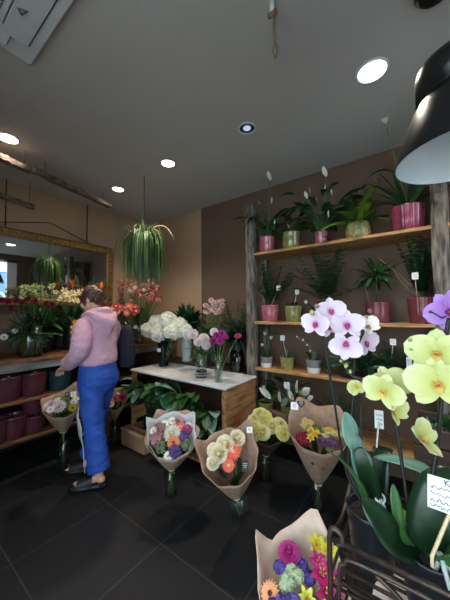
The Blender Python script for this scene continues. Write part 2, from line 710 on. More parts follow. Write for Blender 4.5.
def rpetal(mb, a, L, W, e0, e1, cup, pw=0.5, n=8, m=6, broad=0.5, wav=0.03):
    ca, sa = math.cos(a), math.sin(a)
    pts = [V((0.03, 0, 0))]
    for i in range(n):
        e = e0 + (e1 - e0) * i / n
        pts.append(pts[-1] + V((math.cos(e), 0, math.sin(e))) * L / n)

    def fn(u, v):
        i = min(n - 1, int(v * n))
        p = pts[i].lerp(pts[i + 1], v * n - i)
        uu = u * 2 - 1
        vv = v ** broad
        w = W / 2 * max(0.0, math.sin(PI * (0.05 + 0.95 * vv))) ** pw
        q = p + V((0, uu * w, cup * w * uu * uu * 0.6 + wav * math.sin(uu * 5 + v * 6)))
        return V((q.x * ca - q.y * sa, q.x * sa + q.y * ca, q.z))
    mb.sheet(fn, m, n)


@cached
def phal(col, openness):
    pm, lm, ym = PHALM[col]
    mb = MB(pm)
    k = openness
    rpetal(mb, PI / 2, 0.95, 0.66, 0.15 + k, -0.15 + k, 0.25, broad=0.8)
    for sg in (-1, 1):
        rpetal(mb, PI / 2 + sg * 2.35, 0.92, 0.6, 0.1 + k, -0.2 + k, 0.25, broad=0.85)
    for sg in (-1, 1):
        rpetal(mb, PI / 2 + sg * 1.3, 1.04, 1.12, 0.28 + k, -0.1 + k, 0.25, pw=0.45, broad=0.75)
    return mb.mesh('orchid_petals')


@cached
def phal_lip(col):
    pm, lm, ym = PHALM[col]
    mb = MB(lm, ym)
    petal(mb, -PI / 2, 0.42, 0.34, 0.9, -0.3, 0.03, 0.02, n=5, cup=0.3)
    for sg in (-1, 1): petal(mb, -PI / 2 + sg * 1.2, 0.3, 0.26, 1.0, 0.9, 0.03, 0.02, n=4, cup=0.5)
    mb.mi = 1
    mb.ell((0, -0.04, 0.12), (0.07, 0.06, 0.1), 8, 6)
    mb.mi = 0
    mb.tube([(0, 0.06, 0), (0, 0.04, 0.14), (0, 0.0, 0.2)], [0.06, 0.07, 0.05], 7)
    return mb.mesh('orchid_lip')


def orchid_flower(root, col, pos, d, s, spin=0.0, op=0.0):
    f = put('orchid_flower', phal(col, op), root, pos, d, s, spin)
    l = bpy.data.objects.new('lip', phal_lip(col))
    COL.objects.link(l)
    l.parent = f
    l.scale = (.82, .82, .82)
    return f


@cached
def budmesh(c):
    mb = MB(P(c))
    mb.lathe([(0.01, -0.55), (0.3, -0.4), (0.5, -0.05), (0.42, 0.3), (0.2, 0.55), (0.01, 0.66)], n=10)
    return mb.mesh('bud')


# ------------------------------------------------------------------ ROOM
XL, XR, YB, YF, ZC = -3.62, 1.0, 2.80, -0.60, 2.92
mb = MB('tiles'); mb.box((XL - .1, YF - .1, -.1), (XR + .1, YB + .1, 0), 0); struct('floor', mb)
mb = MB('ceiling'); mb.box((XL - .1, YF - .1, ZC), (XR + .1, YB + .1, ZC + .1), 0); struct('ceiling', mb)
mb = MB('wall'); mb.box((XL - .1, YF, 0), (XL, YB, ZC), 0); struct('wall_left', mb)
mb = MB('wall', 'wall2')
xs = at(202, 250, y=YB).x
mb.box((XL - .1, YB, 0), (xs, YB + .1, ZC), 0)
mb.mi = 1
mb.box((xs + .004, YB - .006, 0), (XR + .1, YB + .1, ZC), 0)
struct('wall_back', mb)
mb = MB('groove'); mb.box((xs - .003, YB - .008, 0), (xs + .004, YB + .02, ZC), 0); struct('trim_1', mb)
FX0, FX1, FZ0, FZ1 = -1.3, .92, .12, 2.6
mb = MB('wall2')
mb.box((XL - .1, YF - .1, 0), (FX0, YF, ZC), 0)
mb.box((FX1, YF - .1, 0), (XR + .1, YF, ZC), 0)
mb.box((FX0, YF - .1, 0), (FX1, YF, FZ0), 0)
mb.box((FX0, YF - .1, FZ1), (FX1, YF, ZC), 0)
struct('wall_front', mb)
wn2 = tag(bpy.data.objects.new('window_2', None), kind='structure')
COL.objects.link(wn2)
wn2.location = ((FX0 + FX1) / 2, YF - .05, FZ0)
mb = MB('white')
for x in (FX0 + .03, (FX0 + FX1) / 2, FX1 - .03): mb.box((x - .03, YF - .08, FZ0), (x + .03, YF - .02, FZ1))
for z in (FZ0 + .03, FZ1 - .03): mb.box((FX0, YF - .08, z - .03), (FX1, YF - .02, z + .03))
tag(mb.build('window_frame', wn2), kind='structure')
mb = MB('pane'); mb.box((FX0 + .05, YF - .054, FZ0 + .05), (FX1 - .05, YF - .046, FZ1 - .05), 0)
tag(mb.build('pane', wn2), kind='structure')
# street side: wall with a wide shop window
WY0, WY1, WZ0, WZ1 = 1.45, 2.25, 0.5, 2.78
mb = MB('wall2')
mb.box((XR, YF, 0), (XR + .1, WY0, ZC), 0)
mb.box((XR, WY1, 0), (XR + .1, YB, ZC), 0)
mb.box((XR, WY0, 0), (XR + .1, WY1, WZ0), 0)
mb.box((XR, WY0, WZ1), (XR + .1, WY1, ZC), 0)
struct('wall_right', mb)
win = tag(bpy.data.objects.new('window_1', None), kind='structure')
COL.objects.link(win)
win.location = (XR + .05, (WY0 + WY1) / 2, WZ0)
mb = MB('white')
for y, hw in ((WY0 + .03, .03), (WY1 - .1, .1)): mb.box((XR + .02, y - hw, WZ0), (XR + .08, y + hw, WZ1))
for z in (WZ0 + .03, WZ1 - .03): mb.box((XR + .02, WY0, z - .03), (XR + .08, WY1, z + .03))
tag(mb.build('window_frame', win), kind='structure')
mb = MB('pane'); mb.box((XR + .046, WY0 + .05, WZ0 + .05), (XR + .054, WY1 - .05, WZ1 - .05), 0)
tag(mb.build('pane', win), kind='structure')
# outside
mb = MB(M('pavement', (150, 148, 144), 0.9)); mb.box((XR + .12, -10, -.2), (14, 12, -.1), 0); mb.box((-12, -10, -.2), (XR + .12, YF - .12, -.1), 0); struct('ground', mb)
bb = thing('street_billboard', (3.2, 2.45, -.1), 'pale blue billboard with a white mark, seen through the mirror beyond the shop window', 'billboard')
mb = MB(M('blue_board', (84, 122, 172), 0.5, var=.04), 'white')
mb.box((3.17, 1.2, 1.1), (3.23, 3.9, 2.75))
mb.mi = 1; mb.box((3.15, 1.2, 2.75), (3.23, 3.9, 3.3))
mb.build('board', bb)
mb = MB('white')
mb.tube(curve([(3.16, 2.2, 1.95), (3.16, 2.35, 2.1), (3.16, 2.5, 2.05), (3.16, 2.55, 1.95), (3.16, 2.7, 1.9), (3.16, 2.85, 2.0)], 6), .035, 6)
mb.build('white_mark', bb)
for y in (1.5, 3.6):
    mb = MB('grille'); mb.box((3.17, y - .05, -.1), (3.25, y + .05, 1.1)); mb.build('post', bb)

# ------------------------------------------------------------------ CEILING THINGS
DL = [((372, 71), .078, 'large bright recessed downlight on the ceiling near the black pendant lamp', 1),
      ((168, 163), .062, 'lit recessed downlight on the ceiling above the hydrangeas, right of the small far one', 1),
      ((118, 189), .062, 'lit recessed downlight above the hanging plant, smallest of the lit ones', 1),
      ((8, 138), .07, 'lit recessed downlight cut by the picture edge, above the weathered plank', 1),
      ((247, 128), .06, 'dim bluish recessed spot lamp in the middle of the ceiling', 0)]
hot = emimat('lamp_glow', (255, 244, 222), 14)
dim = emimat('lamp_dim', (200, 214, 255), 0.9)
for (px, r, lab, on) in DL:
    p = at(px[0], px[1], z=ZC)
    t = thing('ceiling_downlight', p, lab, 'ceiling light', 'recessed downlights')
    mb = MB('white_plastic'); mb.lathe([(r, 0), (r * 1.18, -.001), (r * 1.2, -.006), (r * 1.02, -.009), (r * .98, -.003)], p, 28); mb.build('trim_ring', t)
    mb = MB(hot if on else dim)
    if on:
        mb.lathe([(r, -.004), (r * .6, -.007), (.001, -.008)], p, 28); mb.build('diffuser', t)
    else:
        mb.lathe([(r * .5, -.004), (r * .3, -.012), (.001, -.014)], p, 20); mb.build('bulb', t)
        mb = MB(M('chrome', (200, 204, 210), .15, metal=1)); mb.lathe([(r, -.004), (r * .8, -.003), (r * .5, -.002)], p, 20); mb.build('reflector', t)
    ld = bpy.data.lights.new('downlight_beam', 'SPOT')
    ld.energy = (40 if px[0] < 20 else 72) if on else 8
    ld.color = (1, .86, .70) if on else (.85, .92, 1)
    ld.spot_size = R(120); ld.spot_blend = 1; ld.shadow_soft_size = .05
    lo = bpy.data.objects.new('downlight_beam', ld)
    COL.objects.link(lo)
    lo.location = p + V((0, 0, -.03))

# air conditioner cassette
c0 = at(31, 66, z=ZC - .03)
S = .84
x0, x1, y1, y0 = c0.x, c0.x + S, c0.y, c0.y - S
ac = thing('air_conditioner', ((x0 + x1) / 2, (y0 + y1) / 2, ZC), 'pale grey square air conditioner cassette set into the ceiling', 'air conditioner')
mb = MB('white_plastic'); mb.box((x0, y0, ZC - .03), (x1, y1, ZC - .001), .006); mb.build('frame', ac)
mb = MB('white_plastic'); mb.box((x0 + .17, y0 + .17, ZC - .05), (x1 - .17, y1 - .17, ZC - .028), .008); mb.build('centre_panel', ac)
for i, (a, b, c, d) in enumerate([(x0 + .13, y1 - .17, x1 - .13, y1 - .055), (x0 + .13, y0 + .055, x1 - .13, y0 + .17), (x0 + .055, y0 + .13, x0 + .17, y1 - .13), (x1 - .17, y0 + .13, x1 - .055, y1 - .13)]):
    mb = MB('grille'); mb.box((a - .008, b - .008, ZC - .032), (c + .008, d + .008, ZC - .0295), 0); mb.build('air_slot', ac)
    mb = MB('white_plastic')
    M3 = Matrix.Rotation(R(5) * (1 if i == 0 else -1), 3, 'X') if i < 2 else Matrix.Rotation(R(5) * (-1 if i == 2 else 1), 3, 'Y')
    mb.box((a, b, ZC - .047), (c, d, ZC - .041), .002, M3); mb.build('louvre_flap', ac)
mb = MB('grille')
gy = at(23, 12, z=ZC - .05).y - .07
for k in range(22):
    q = x0 + .22 + k * .018
    mb.box((q, y0 + .22, ZC - .0525), (q + .006, gy, ZC - .05), 0)
q = y0 + .22
while q < gy:
    mb.box((x0 + .22, q, ZC - .0522), (x0 + .61, q + .005, ZC - .0498), 0)
    q += .016
mb.build('intake_grille', ac)
mb = MB('grille')
lp = at(23, 12, z=ZC - .052)
mb.tube([lp + V((-.02, .0, 0)), lp + V((.02, .012, 0)), lp + V((0, -.02, 0)), lp + V((-.02, 0, 0))], .004, 4); mb.build('emblem', ac)

# hanging hook cord
hp = at(272, 2, z=ZC)
hc = thing('hanging_hook_cord', hp, 'dark twisted cord with a loop hanging from the ceiling alone', 'cord')
mb = MB('white_plastic'); mb.tube([hp, hp + V((0, 0, -.05))], .012, 8); mb.build('ceiling_hook', hc)
b0 = hp + V((0, 0, -.05))
drop = (at(275, 62, t=(CAM_R.inverted() @ (hp - CAM_POS)).z * -1).z - b0.z)
mb = MB('twig')
mb.tube([b0 + V((-.015, 0, 0)), b0 + V((.012, 0, .005)), b0 + V((.008, 0, drop * .3)), b0 + V((.012, 0, drop * .7))], .007, 6)
mb.tube(curve([b0 + V((.012, 0, drop * .68)), b0 + V((.002, 0, drop * .82)), b0 + V((.012, 0, drop)), b0 + V((.022, 0, drop * .82)), b0 + V((.012, 0, drop * .68))], 5), .005, 6)
mb.tube([b0 + V((-.02, 0, -.01)), b0 + V((.02, 0, -.012))], .012, 6)
mb.build('cord', hc)

# dark mount just cut by the top edge
bp = at(434, -14, z=ZC)
o = thing('ceiling_mount', bp, 'small round black ceiling mount cut by the top picture edge', 'ceiling mount')
mb = MB('black'); mb.lathe([(.07, 0), (.075, -.02), (.055, -.045), (.001, -.05)], bp, 24); mb.build('canopy_cup', o)

# black pendant lamp
lc = V((.184, 1.526, 2.117))
lamp = thing('pendant_lamp', lc, 'big black enamel pendant lamp with a white inside, cut by the picture edge', 'pendant lamp')
prof = [(.26, 0), (.258, .015), (.247, .06), (.227, .12), (.2, .19), (.178, .24), (.162, .27), (.154, .275), (.154, .285), (.166, .29), (.167, .40), (.16, .425), (.12, .45), (.05, .475), (.012, .48)]
mb = MB('black'); mb.lathe([(r + .002, z) for r, z in prof], lc, 48); mb.build('shade', lamp)
mb = MB('lampwhite'); mb.lathe([(r - .002, z + .001) for r, z in prof[:7]] + [(.001, .272)], lc, 48); mb.build('shade_lining', lamp)
mb = MB('white_plastic'); mb.lathe([(.02, .268), (.022, .2), (.03, .17), (.02, .13), (.001, .12)], lc, 14); mb.build('bulb', lamp)
mb = MB('blackmatte'); mb.tube([lc + V((0, 0, .46)), V((lc.x, lc.y, ZC))], .006, 8); mb.build('cord', lamp)

# weathered planks hung below the ceiling
def plank(a, b, w, h, label):
    a, b = V(a), V(b)
    t = thing('hanging_plank', (a + b) / 2, label, 'plank', 'weathered planks under the ceiling')
    d = (b - a)
    ang = math.atan2(d.y, d.x)
    mb = MB('oldwood_h')
    n = 14
    q = d.normalized(); s = V((-q.y, q.x, 0))
    rg = random.Random(int(abs(a.x) * 1000))
    rings = []
    for i in range(n + 1):
        c = a.lerp(b, i / n) + V((0, 0, rg.uniform(-.004, .004)))
        ww, hh = w / 2 * rg.uniform(.88, 1.1), h / 2 * rg.uniform(.88, 1.1)
        rings.append([c + s * ww + UP * hh, c - s * ww + UP * hh, c - s * ww - UP * hh, c + s * ww - UP * hh])
    mb.loft(rings); ob = mb.build('board', t)
    for p in ob.data.polygons: p.use_smooth = False
    for f in (.12, .88):
        c = a.lerp(b, f)
        mb = MB('blackmatte'); mb.tube([c + V((0, 0, h / 2)), V((c.x, c.y, ZC))], .003, 6); mb.build('hanger_wire', t)
    return t

plank(at(110, 206, z=2.78), at(33, 170, z=2.78), .07, .045, 'long weathered wooden plank hung under the ceiling, ending by the hanging plant')
plank(at(30, 171, z=2.75), at(-24, 146, z=2.75), .07, .045, 'weathered wooden plank hung under the ceiling, cut by the picture edge')
plank(at(34, 207, x=-3.45), at(-10, 192, x=-3.45), .04, .05, 'short wooden bar hung in front of the wall above the gilt mirror')

# ------------------------------------------------------------------ MIRROR
XM = XL + .05
zt, zb, ya, ye = 2.385, 1.53, at(113, 260, x=XM).y, 0.15
mir = thing('wall_mirror', (XM, (ya + ye) / 2, zb), 'wide mirror in a gilt frame on the wall above the counter', 'mirror')
fw = .095
mb = MB('gold')
for (lo, hi) in [((XL + .005, ye, zt - fw), (XM + .02, ya, zt)), ((XL + .005, ye, zb), (XM + .02, ya, zb + fw)), ((XL + .005, ya - fw, zb + fw), (XM + .02, ya, zt - fw)), ((XL + .005, ye, zb + fw), (XM + .02, ye + fw, zt - fw))]:
    mb.box(lo, hi, .018)
for (lo, hi) in [((XM + .01, ye + .05, zt - fw - .0), (XM + .032, ya - .05, zt - fw + .022)), ((XM + .01, ya - fw - .0, zb + .06), (XM + .032, ya - fw + .022, zt - .06))]:
    mb.box(lo, hi, .006)
mb.build('gilt_frame', mir)
mm = M('mirror_silver', (205, 205, 208), .02, metal=1, var=.01)
mb = MB(mm); mb.box((XL + .006, ye + .05, zb + .05), (XM, ya - .05, zt - .05), 0); mb.build('mirror_glass', mir)
for px in (5, 87):
    a = at(px, 230, x=XM - .02)
    mb = MB('blackmatte'); mb.tube([V((a.x, a.y, zt - .01)), V((a.x, a.y, ZC))], .006, 6); mb.build('hanging_cord', mir)
mb = MB('blackmatte')
mb.tube([at(-6, 222, x=XM - .02), at(50, 222.5, x=XM - .02), at(90, 244, x=XM - .02)], .005, 6); mb.build('wire', mir)

# ------------------------------------------------------------------ COUNTER along the left wall
XC, ZK = -2.95, 1.03
kt = thing('display_counter', (XC - .3, .7, 0), 'brown wooden display counter with two open lower shelves under the mirror', 'counter')
mb = MB('counterwood'); mb.box((XL + .002, -.7, ZK - .035), (XC, YB - .005, ZK), .004); mb.build('worktop', kt)
mb = MB('greyboard'); mb.box((XC - .05, -.7, ZK - .11), (XC - .02, YB - .01, ZK - .036), .004); mb.build('fascia', kt)
for z in (.66, .31):
    mb = MB('counterwood'); mb.box((XL + .03, -.7, z - .03), (XC - .01, YB - .02, z), .003); mb.build('shelf', kt)
for y in (-.68, .3, 1.75, 2.7):
    mb = MB('counterwood'); mb.box((XL + .04, y, 0), (XC - .06, y + .04, ZK - .036), .002); mb.build('upright', kt)
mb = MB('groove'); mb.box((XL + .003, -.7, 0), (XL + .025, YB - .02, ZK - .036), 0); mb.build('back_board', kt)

mb = MB(M('dark_splashback', (92, 78, 68), .8, var=.06)); mb.box((XL + .001, YF + .02, ZK), (XL + .014, YB - .01, 1.53), 0); struct('trim_2', mb)

# low bench behind the crate table
bn = thing('back_bench', (-2.2, 2.58, 0), 'dark low bench behind the crate table against the wall', 'bench')
mb = MB('darkwood'); mb.box((XC + .02, 2.42, .76), (-1.53, YB - .02, .8), .003); mb.build('top', bn)
for x in (XC + .06, -1.6):
    for y in (2.45, 2.73):
        mb = MB('darkwood'); mb.box((x - .025, y - .025, 0), (x + .025, y + .025, .76), .002); mb.build('leg', bn)

# ------------------------------------------------------------------ CRATE TABLE
TZ = .80
tx0, tx1, ty0, ty1 = -2.72, -1.37, 1.86, 2.38
tb = thing('crate_table', ((tx0 + tx1) / 2, (ty0 + ty1) / 2, 0), 'rough wooden crate table with a white stone top full of leafy plants', 'table')
mb = MB('marble'); mb.box((tx0 - .01, ty0 - .015, TZ - .02), (tx1 + .01, ty1, TZ), .003); mb.build('stone_top', tb)
for k in range(4):
    h = (TZ - .04) / 4
    mb = MB('cratewood'); mb.box((tx1 - .022, ty0 + .01, .02 + k * h), (tx1, ty1 - .01, .015 + (k + 1) * h), .003); mb.build('side_plank', tb)
    if k < 3:
        mb = MB('cratewood'); mb.box((tx0, ty0 + .05, .02 + k * h * 1.05), (tx0 + .02, ty1 - .01, .0 + k * h * 1.05 + h * .9), .003); mb.build('side_plank', tb)
for x in (tx0, tx1 - .045):
    for y in (ty0, ty1 - .045):
        mb = MB('cratewood'); mb.box((x - (.003 if x == tx0 else -.003), y, 0), (x + .042, y + .045, TZ - .021), .003); mb.build('post', tb)
mb = MB('darkwood'); mb.box((tx0 + .04, ty0 + .03, TZ - .045), (tx1 - .045, ty0 + .05, TZ - .021), .002); mb.build('front_rail', tb)
mb = MB('darkwood'); mb.box((tx0 + .04, ty1 - .02, .02), (tx1 - .045, ty1 - .004, TZ - .022), 0); mb.build('back_panel', tb)
mb = MB('cratewood'); mb.box((tx0 + .045, ty0 + .02, .06), (tx1 - .05, ty1 - .025, .085), .002); mb.build('bottom_board', tb)
mb = MB('redink')
c = V((tx1 + .001, 2.1, .45))
mb.tube(curve([c + V((0, .06, .05)), c + V((0, .0, .07)), c + V((0, -.05, .0)), c + V((0, .02, -.06)), c + V((0, .05, -.03))], 6), .006, 5)
mb.build('red_scrawl', tb)

# ------------------------------------------------------------------ SHELVING
YS = 2.42
pxl = at(251.5, 310, y=YS + .03).x
pxr = at(441, 260, y=YS + .03).x
shz = [2.07, 1.35, .875, .355]
sh = thing('plant_shelving', ((pxl + pxr) / 2, YS + .2, 0), 'tall rustic plant shelving with bark posts and four pine boards', 'shelf')
rg = random.Random(3)
for (x, y, top) in ((pxl, YS + .03, 2.6), (pxr, YS + .03, 2.62), (pxl, YB - .06, 2.5), (pxr, YB - .06, 2.5)):
    mb = MB('oldwood')
    rings = []
    for i in range(15):
        z = top * i / 14
        w = .05 * rg.uniform(.86, 1.1)
        ox = rg.uniform(-.006, .006)
        rings.append([V((x + ox + w * sx * rg.uniform(.9, 1.05), y + .042 * sy, z)) for sx, sy in ((-1, -.7), (-.6, -1), (.6, -1), (1, -.6), (1, .8), (-1, .8))])
    mb.loft(rings); o = mb.build('post', sh)
    for p in o.data.polygons: p.use_smooth = False
for z in shz:
    mb = MB('shelfwood'); mb.box((pxl + .052, YS, z - .028), (pxr + .55, YB - .012, z), .004); mb.build('board', sh)


# ------------------------------------------------------------------ plant helpers
def pot(root, c, rt, rb, h, m, ribs=0, n=48, round_=False, soil=True, rim=True):
    mb = MB(m)
    if round_:
        prof = [(rb * .9, 0), (rb, .004), (rb * 1.15, h * .12), (rt * 1.2, h * .4), (rt * 1.12, h * .75), (rt, h * .97), (rt * .97, h), (rt * .9, h * .96), (rt * .9, h * .8)]
    else:
        prof = [(rb * .94, 0), (rb, .004), (rb + (rt - rb) * .5, h * .5), (rt, h * .93), (rt * (1.03 if rim else 1), h * .98), (rt * .98, h), (rt * .92, h * .97), (rt * .9, h * .8)]
    mb.lathe(prof, c, n, ribs=ribs, ribamp=.012 if ribs else 0)
    mb.lathe([(.001, .002), (rb * .94, .001)], c, n)
    o = mb.build('pot', root)
    if soil:
        mb = MB('soil'); mb.lathe([(rt * .91, h * .86), (rt * .5, h * .89), (.001, h * .9)], c, 20); mb.build('soil', root)
    return o


def price_card(root, c, top, w=.035, h=.045, stick='stick'):
    """small white card on a thin stick from c up to top, facing the shop floor"""
    c, top = V(c), V(top)
    w, h = w * .8, h * .8
    mb = MB(stick); mb.tube([c, top], .0025, 5); k = mb.build('tag_stick', root)
    d = (CAM_POS - top); d.z = 0; d.normalize()
    s = d.cross(UP)
    mb = MB('card')
    M3 = Matrix((s, -d, UP)).transposed()
    mb.box((-w / 2, -.0015, -h / 2), (w / 2, .0015, h / 2), .0005)
    for v in mb.bm.verts: v.co = M3 @ v.co + top + d * .004
    o = mb.build('tag_card', root)
    mb = MB('ink')
    for i, zz in enumerate((.25, .0, -.25)):
        pts = [top + d * .0065 + s * (-w * .36 + w * .72 * j / 7) + UP * (zz * h + (.06 * h if j % 2 else -.03 * h)) for j in range(8 - i)]
        mb.tube(pts, .0008, 4)
    mb.build('scribble', o)


def rosette(root, c, n, L, W, mats, elev=(20, 80), droop=(.5, 1.2), shape='lance', fold=.25, name='foliage', seed=1, r0=.02, az=None):
    rg = random.Random(seed)
    mb = MB(*mats)
    for i in range(n):
        a = 2.39996 * i + rg.uniform(-.3, .3) if az is None else rg.uniform(*az)
        e = R(rg.uniform(*elev))
        d = V((math.cos(a) * math.cos(e), math.sin(a) * math.cos(e), math.sin(e)))
        mb.mi = rg.randrange(len(mats))
        mb.leaf(V(c) + V((math.cos(a), math.sin(a), 0)) * r0, d, rg.uniform(*L), rg.uniform(*W), rg.uniform(*droop), fold, shape, 7)
    return mb.build(name, root)


def stalked(root, c, n, H, L, W, mats, seed=1, spread=.5, shape='oval', az=None):
    """leaves on stalks: peace lily, rubber plant"""
    rg = random.Random(seed)
    mb = MB(*mats)
    for i in range(n):
        a = 2.39996 * i + rg.uniform(-.4, .4) if az is None else rg.uniform(*az)
        h = rg.uniform(*H)
        o = V((math.cos(a), math.sin(a), 0))
        tip = V(c) + o * spread * h * rg.uniform(.6, 1.2) + UP * h
        mb.mi = len(mats) - 1
        mb.tube(curve([V(c) + o * .01, V(c).lerp(tip, .6) + UP * .02, tip], 4), .0035, 5)
        mb.mi = rg.randrange(len(mats))
        e = R(rg.uniform(0, 55))
        mb.leaf(tip, o * math.cos(e) + UP * math.sin(e), rg.uniform(*L), rg.uniform(*W), rg.uniform(.6, 1.6), .22, shape, 7)
    return mb.build('foliage', root)


def fern(root, c, n, L, mats, seed=1, elev=(20, 75), leafl=.05, leafw=.014, az=None, droop=(.6, 1.2), step=14):
    rg = random.Random(seed)
    mb = MB(*mats)
    for i in range(n):
        a = 2.39996 * i + rg.uniform(-.4, .4) if az is None else rg.uniform(*az)
        e = R(rg.uniform(*elev))
        d = V((math.cos(a) * math.cos(e), math.sin(a) * math.cos(e), math.sin(e)))
        p = V(c)
        l = rg.uniform(*L)
        dr = rg.uniform(*droop)
        pts = [p.copy()]
        mb.mi = rg.randrange(len(mats))
        for k in range(step):
            d = (d + V((0, 0, -dr / step))).normalized()
            p = p + d * l / step
            pts.append(p.copy())
            if k > 1:
                sd = d.cross(UP)
                if sd.length < .05: sd = V((1, 0, 0))
                sd.normalize()
                ll = leafl * (1 - .6 * k / step)
                for sg in (-1, 1): mb.leaf(p, sd * sg + d * .6 + UP * rg.uniform(-.1, .3), ll, leafw, .5, .1, 'lance', 3)
        mb.tube(pts, .002, 4)
    return mb.build('foliage', root)


def bloom_spathe(root, base, top, s, lean=None):
    base, top = V(base), V(top)
    mb = MB('stem'); mb.tube(curve([base, base.lerp(top, .5) + rv(.01), top], 5), .0028, 5); mb.build('flower_stalk', root)
    q = (top - base).normalized() if lean is None else V(lean)
    f = put('spathe', spathe((238, 236, 226), (226, 222, 190)), root, top, q, s, spin=0)
    # turn the open side toward the shop
    return f


def SP(px, y, z):
    """a place on a shelf board: x from the pixel column, y and z of the board"""
    return V((at(px, 300, y=y).x, y, z))


W_WHITE = (238, 236, 228)

# ---- TOP SHELF
z = shz[0]
c = SP(268, YS + .1, z)
t = thing('peace_lily_plant', c, 'peace lily in a pink glazed pot beside the bark post on the top shelf', 'potted plant', 'potted plants on the top shelf')
pot(t, c, .082, .075, .17, 'pink_pot', 14)
stalked(t, c + UP * .15, 26, (.08, .25), (.16, .26), (.045, .07), ('leafdark', 'leaf'), 21, .7)
for (px, py, s) in ((270, 181, .105), (271, 204, .07), (274, 225, .06), (259, 204, .03)):
    tp = at(px, py, y=YS - .03 if py < 190 else YS + .04)
    bloom_spathe(t, c + UP * .15, tp, s, UP + V((-.1 if py < 200 else .3, -.15, 0)))

c = SP(292.5, YS + .1, z)
t = thing('potted_houseplant', c, 'low leafy plant with one white bud in an olive glazed pot on the top shelf', 'potted plant', 'potted plants on the top shelf')
pot(t, c, .085, .085, .17, 'olive_pot', 12)
stalked(t, c + UP * .15, 14, (.04, .12), (.09, .16), (.04, .06), ('leafdark', 'leaf'), 22, .9)
bloom_spathe(t, c + UP * .15, at(289, 228, y=YS + .04), .055)

c = SP(322.5, YS + .09, z)
t = thing('peace_lily_plant', c, 'bushy peace lily with several white blooms hiding its small pink pot, top shelf', 'potted plant', 'potted plants on the top shelf')
pot(t, c, .06, .05, .12, 'pink_pot', 12)
stalked(t, c + UP * .1, 40, (.06, .34), (.15, .27), (.05, .08), ('leafdark', 'leafdark', 'leaf'), 23, .75)
for (px, py, s) in ((326, 177, .1), (325, 193, .075), (307, 199, .075), (310, 193, .055), (316, 203, .05), (332, 195, .05), (328, 217, .06)):
    tp = at(px, py, y=YS - .06)
    bloom_spathe(t, c + UP * .1, tp, s, UP + V((rnd.uniform(-.2, .3), -.15, 0)))

c = SP(360, YS + .12, z)
t = thing('fern_plant', c, 'bright green bushy fern in a round speckled olive pot on the top shelf', 'potted plant', 'potted plants on the top shelf')
pot(t, c, .085, .085, .15, 'gold_pot', round_=True)
fern(t, c + UP * .14, 22, (.2, .36), ('leaf', 'leafbright', 'leafdark'), 31, (15, 80), .08, .034)
rosette(t, c + UP * .13, 16, (.14, .26), (.03, .05), ('leafbright', 'leaf'), (30, 85), (.5, 1.2), 'lance', .3, 'broad_leaves', 32)

c = SP(411, YS + .12, z)
t = thing('dracaena_plant', c, 'spiky dracaena in a large ribbed magenta pot on the top shelf', 'potted plant', 'potted plants on the top shelf')
pot(t, c, .115, .105, .2, 'magenta_pot', 30, n=180)
rosette(t, c + UP * .19, 34, (.24, .42), (.025, .04), ('leafdark', 'leaf'), (28, 80), (.3, 1.0), 'lance', .3, 'foliage', 33)
mb = MB('leaf')
b = at(405, 200, y=YS + .02)
mb.leaf(at(398, 175, y=YS + .02), V((-.6, -.1, 1.0)), .32, .035, 2.6, .2, 'lance', 12); mb.build('arching_leaf', t)
mb = MB('stem'); mb.tube(curve([c + UP * .17, at(398, 170, y=YS), at(387, 128, y=YS - .12)], 6), .003, 5)
mb.tube(curve([c + UP * .17, at(395, 160, y=YS), at(378, 136, y=YS - .12)], 6), .002, 5); mb.build('flower_stalk', t)
put('spathe', spathe((222, 222, 214), (226, 222, 190)), t, at(386, 124, y=YS - .12), UP + V((-.15, 0, 0)), .1)
mb = MB('stone_pot'); dp = at(378, 112, y=YS - .13); mb.ell(dp, (.03, .03, .018), 8, 6); mb.build('bud', t)

# ---- MIDDLE SHELF
z = shz[1]
c = SP(270, YS + .1, z)
t = thing('zz_plant', c, 'upright zz plant with a white tag in a pink pot, middle shelf', 'potted plant', 'potted plants on the middle shelf')
pot(t, c, .095, .082, .17, 'pink_pot')
fern(t, c + UP * .15, 18, (.3, .5), ('leaf', 'leafdark'), 41, (50, 86), .075, .04, droop=(.2, .7), step=12)
price_card(t, c + V((.02, -.03, .15)), at(278.5, 288, y=YS + .05), .05, .06)

c = SP(293, YS + .1, z)
t = thing('potted_houseplant', c, 'olive pot with a dark low plant and a white tag on a stick, middle shelf', 'potted plant', 'potted plants on the middle shelf')
pot(t, c, .085, .07, .155, 'olive_pot')
rosette(t, c + UP * .13, 10, (.06, .12), (.025, .035), ('leafdark',), (30, 80), (.5, 1.0), seed=42)
price_card(t, c + V((.01, -.02, .13)), at(297, 292, y=YS + .06), .045, .055)

c = SP(328, YS + .12, z)
t = thing('zz_plant', c, 'wide zz plant in a red pot half hidden by the lilac orchid, middle shelf', 'potted plant', 'potted plants on the middle shelf')
pot(t, c, .11, .09, .19, 'red_pot')
fern(t, c + UP * .17, 24, (.34, .6), ('leaf', 'leafdark'), 43, (40, 82), .08, .038, droop=(.2, .7), step=14)

c = SP(377, YS + .12, z)
t = thing('rosette_plant', c, 'dark rosette plant in a plain red pot, middle shelf', 'potted plant', 'potted plants on the middle shelf')
pot(t, c, .09, .08, .17, 'red_pot')
mb = MB('leafdark'); mb.tube([c + UP * .15, c + UP * .4], .006, 6); mb.build('stem', t)
rosette(t, c + UP * .38, 60, (.12, .24), (.025, .04), ('leafdark', 'leaf'), (-10, 80), (.6, 1.5), seed=44)
mb = MB('twig'); mb.tube(curve([c + V((-.05, -.02, .15)), at(366, 290, y=YS + .06), at(365, 283, y=YS + .06)], 5), .004, 5); mb.build('bare_stalk', t)

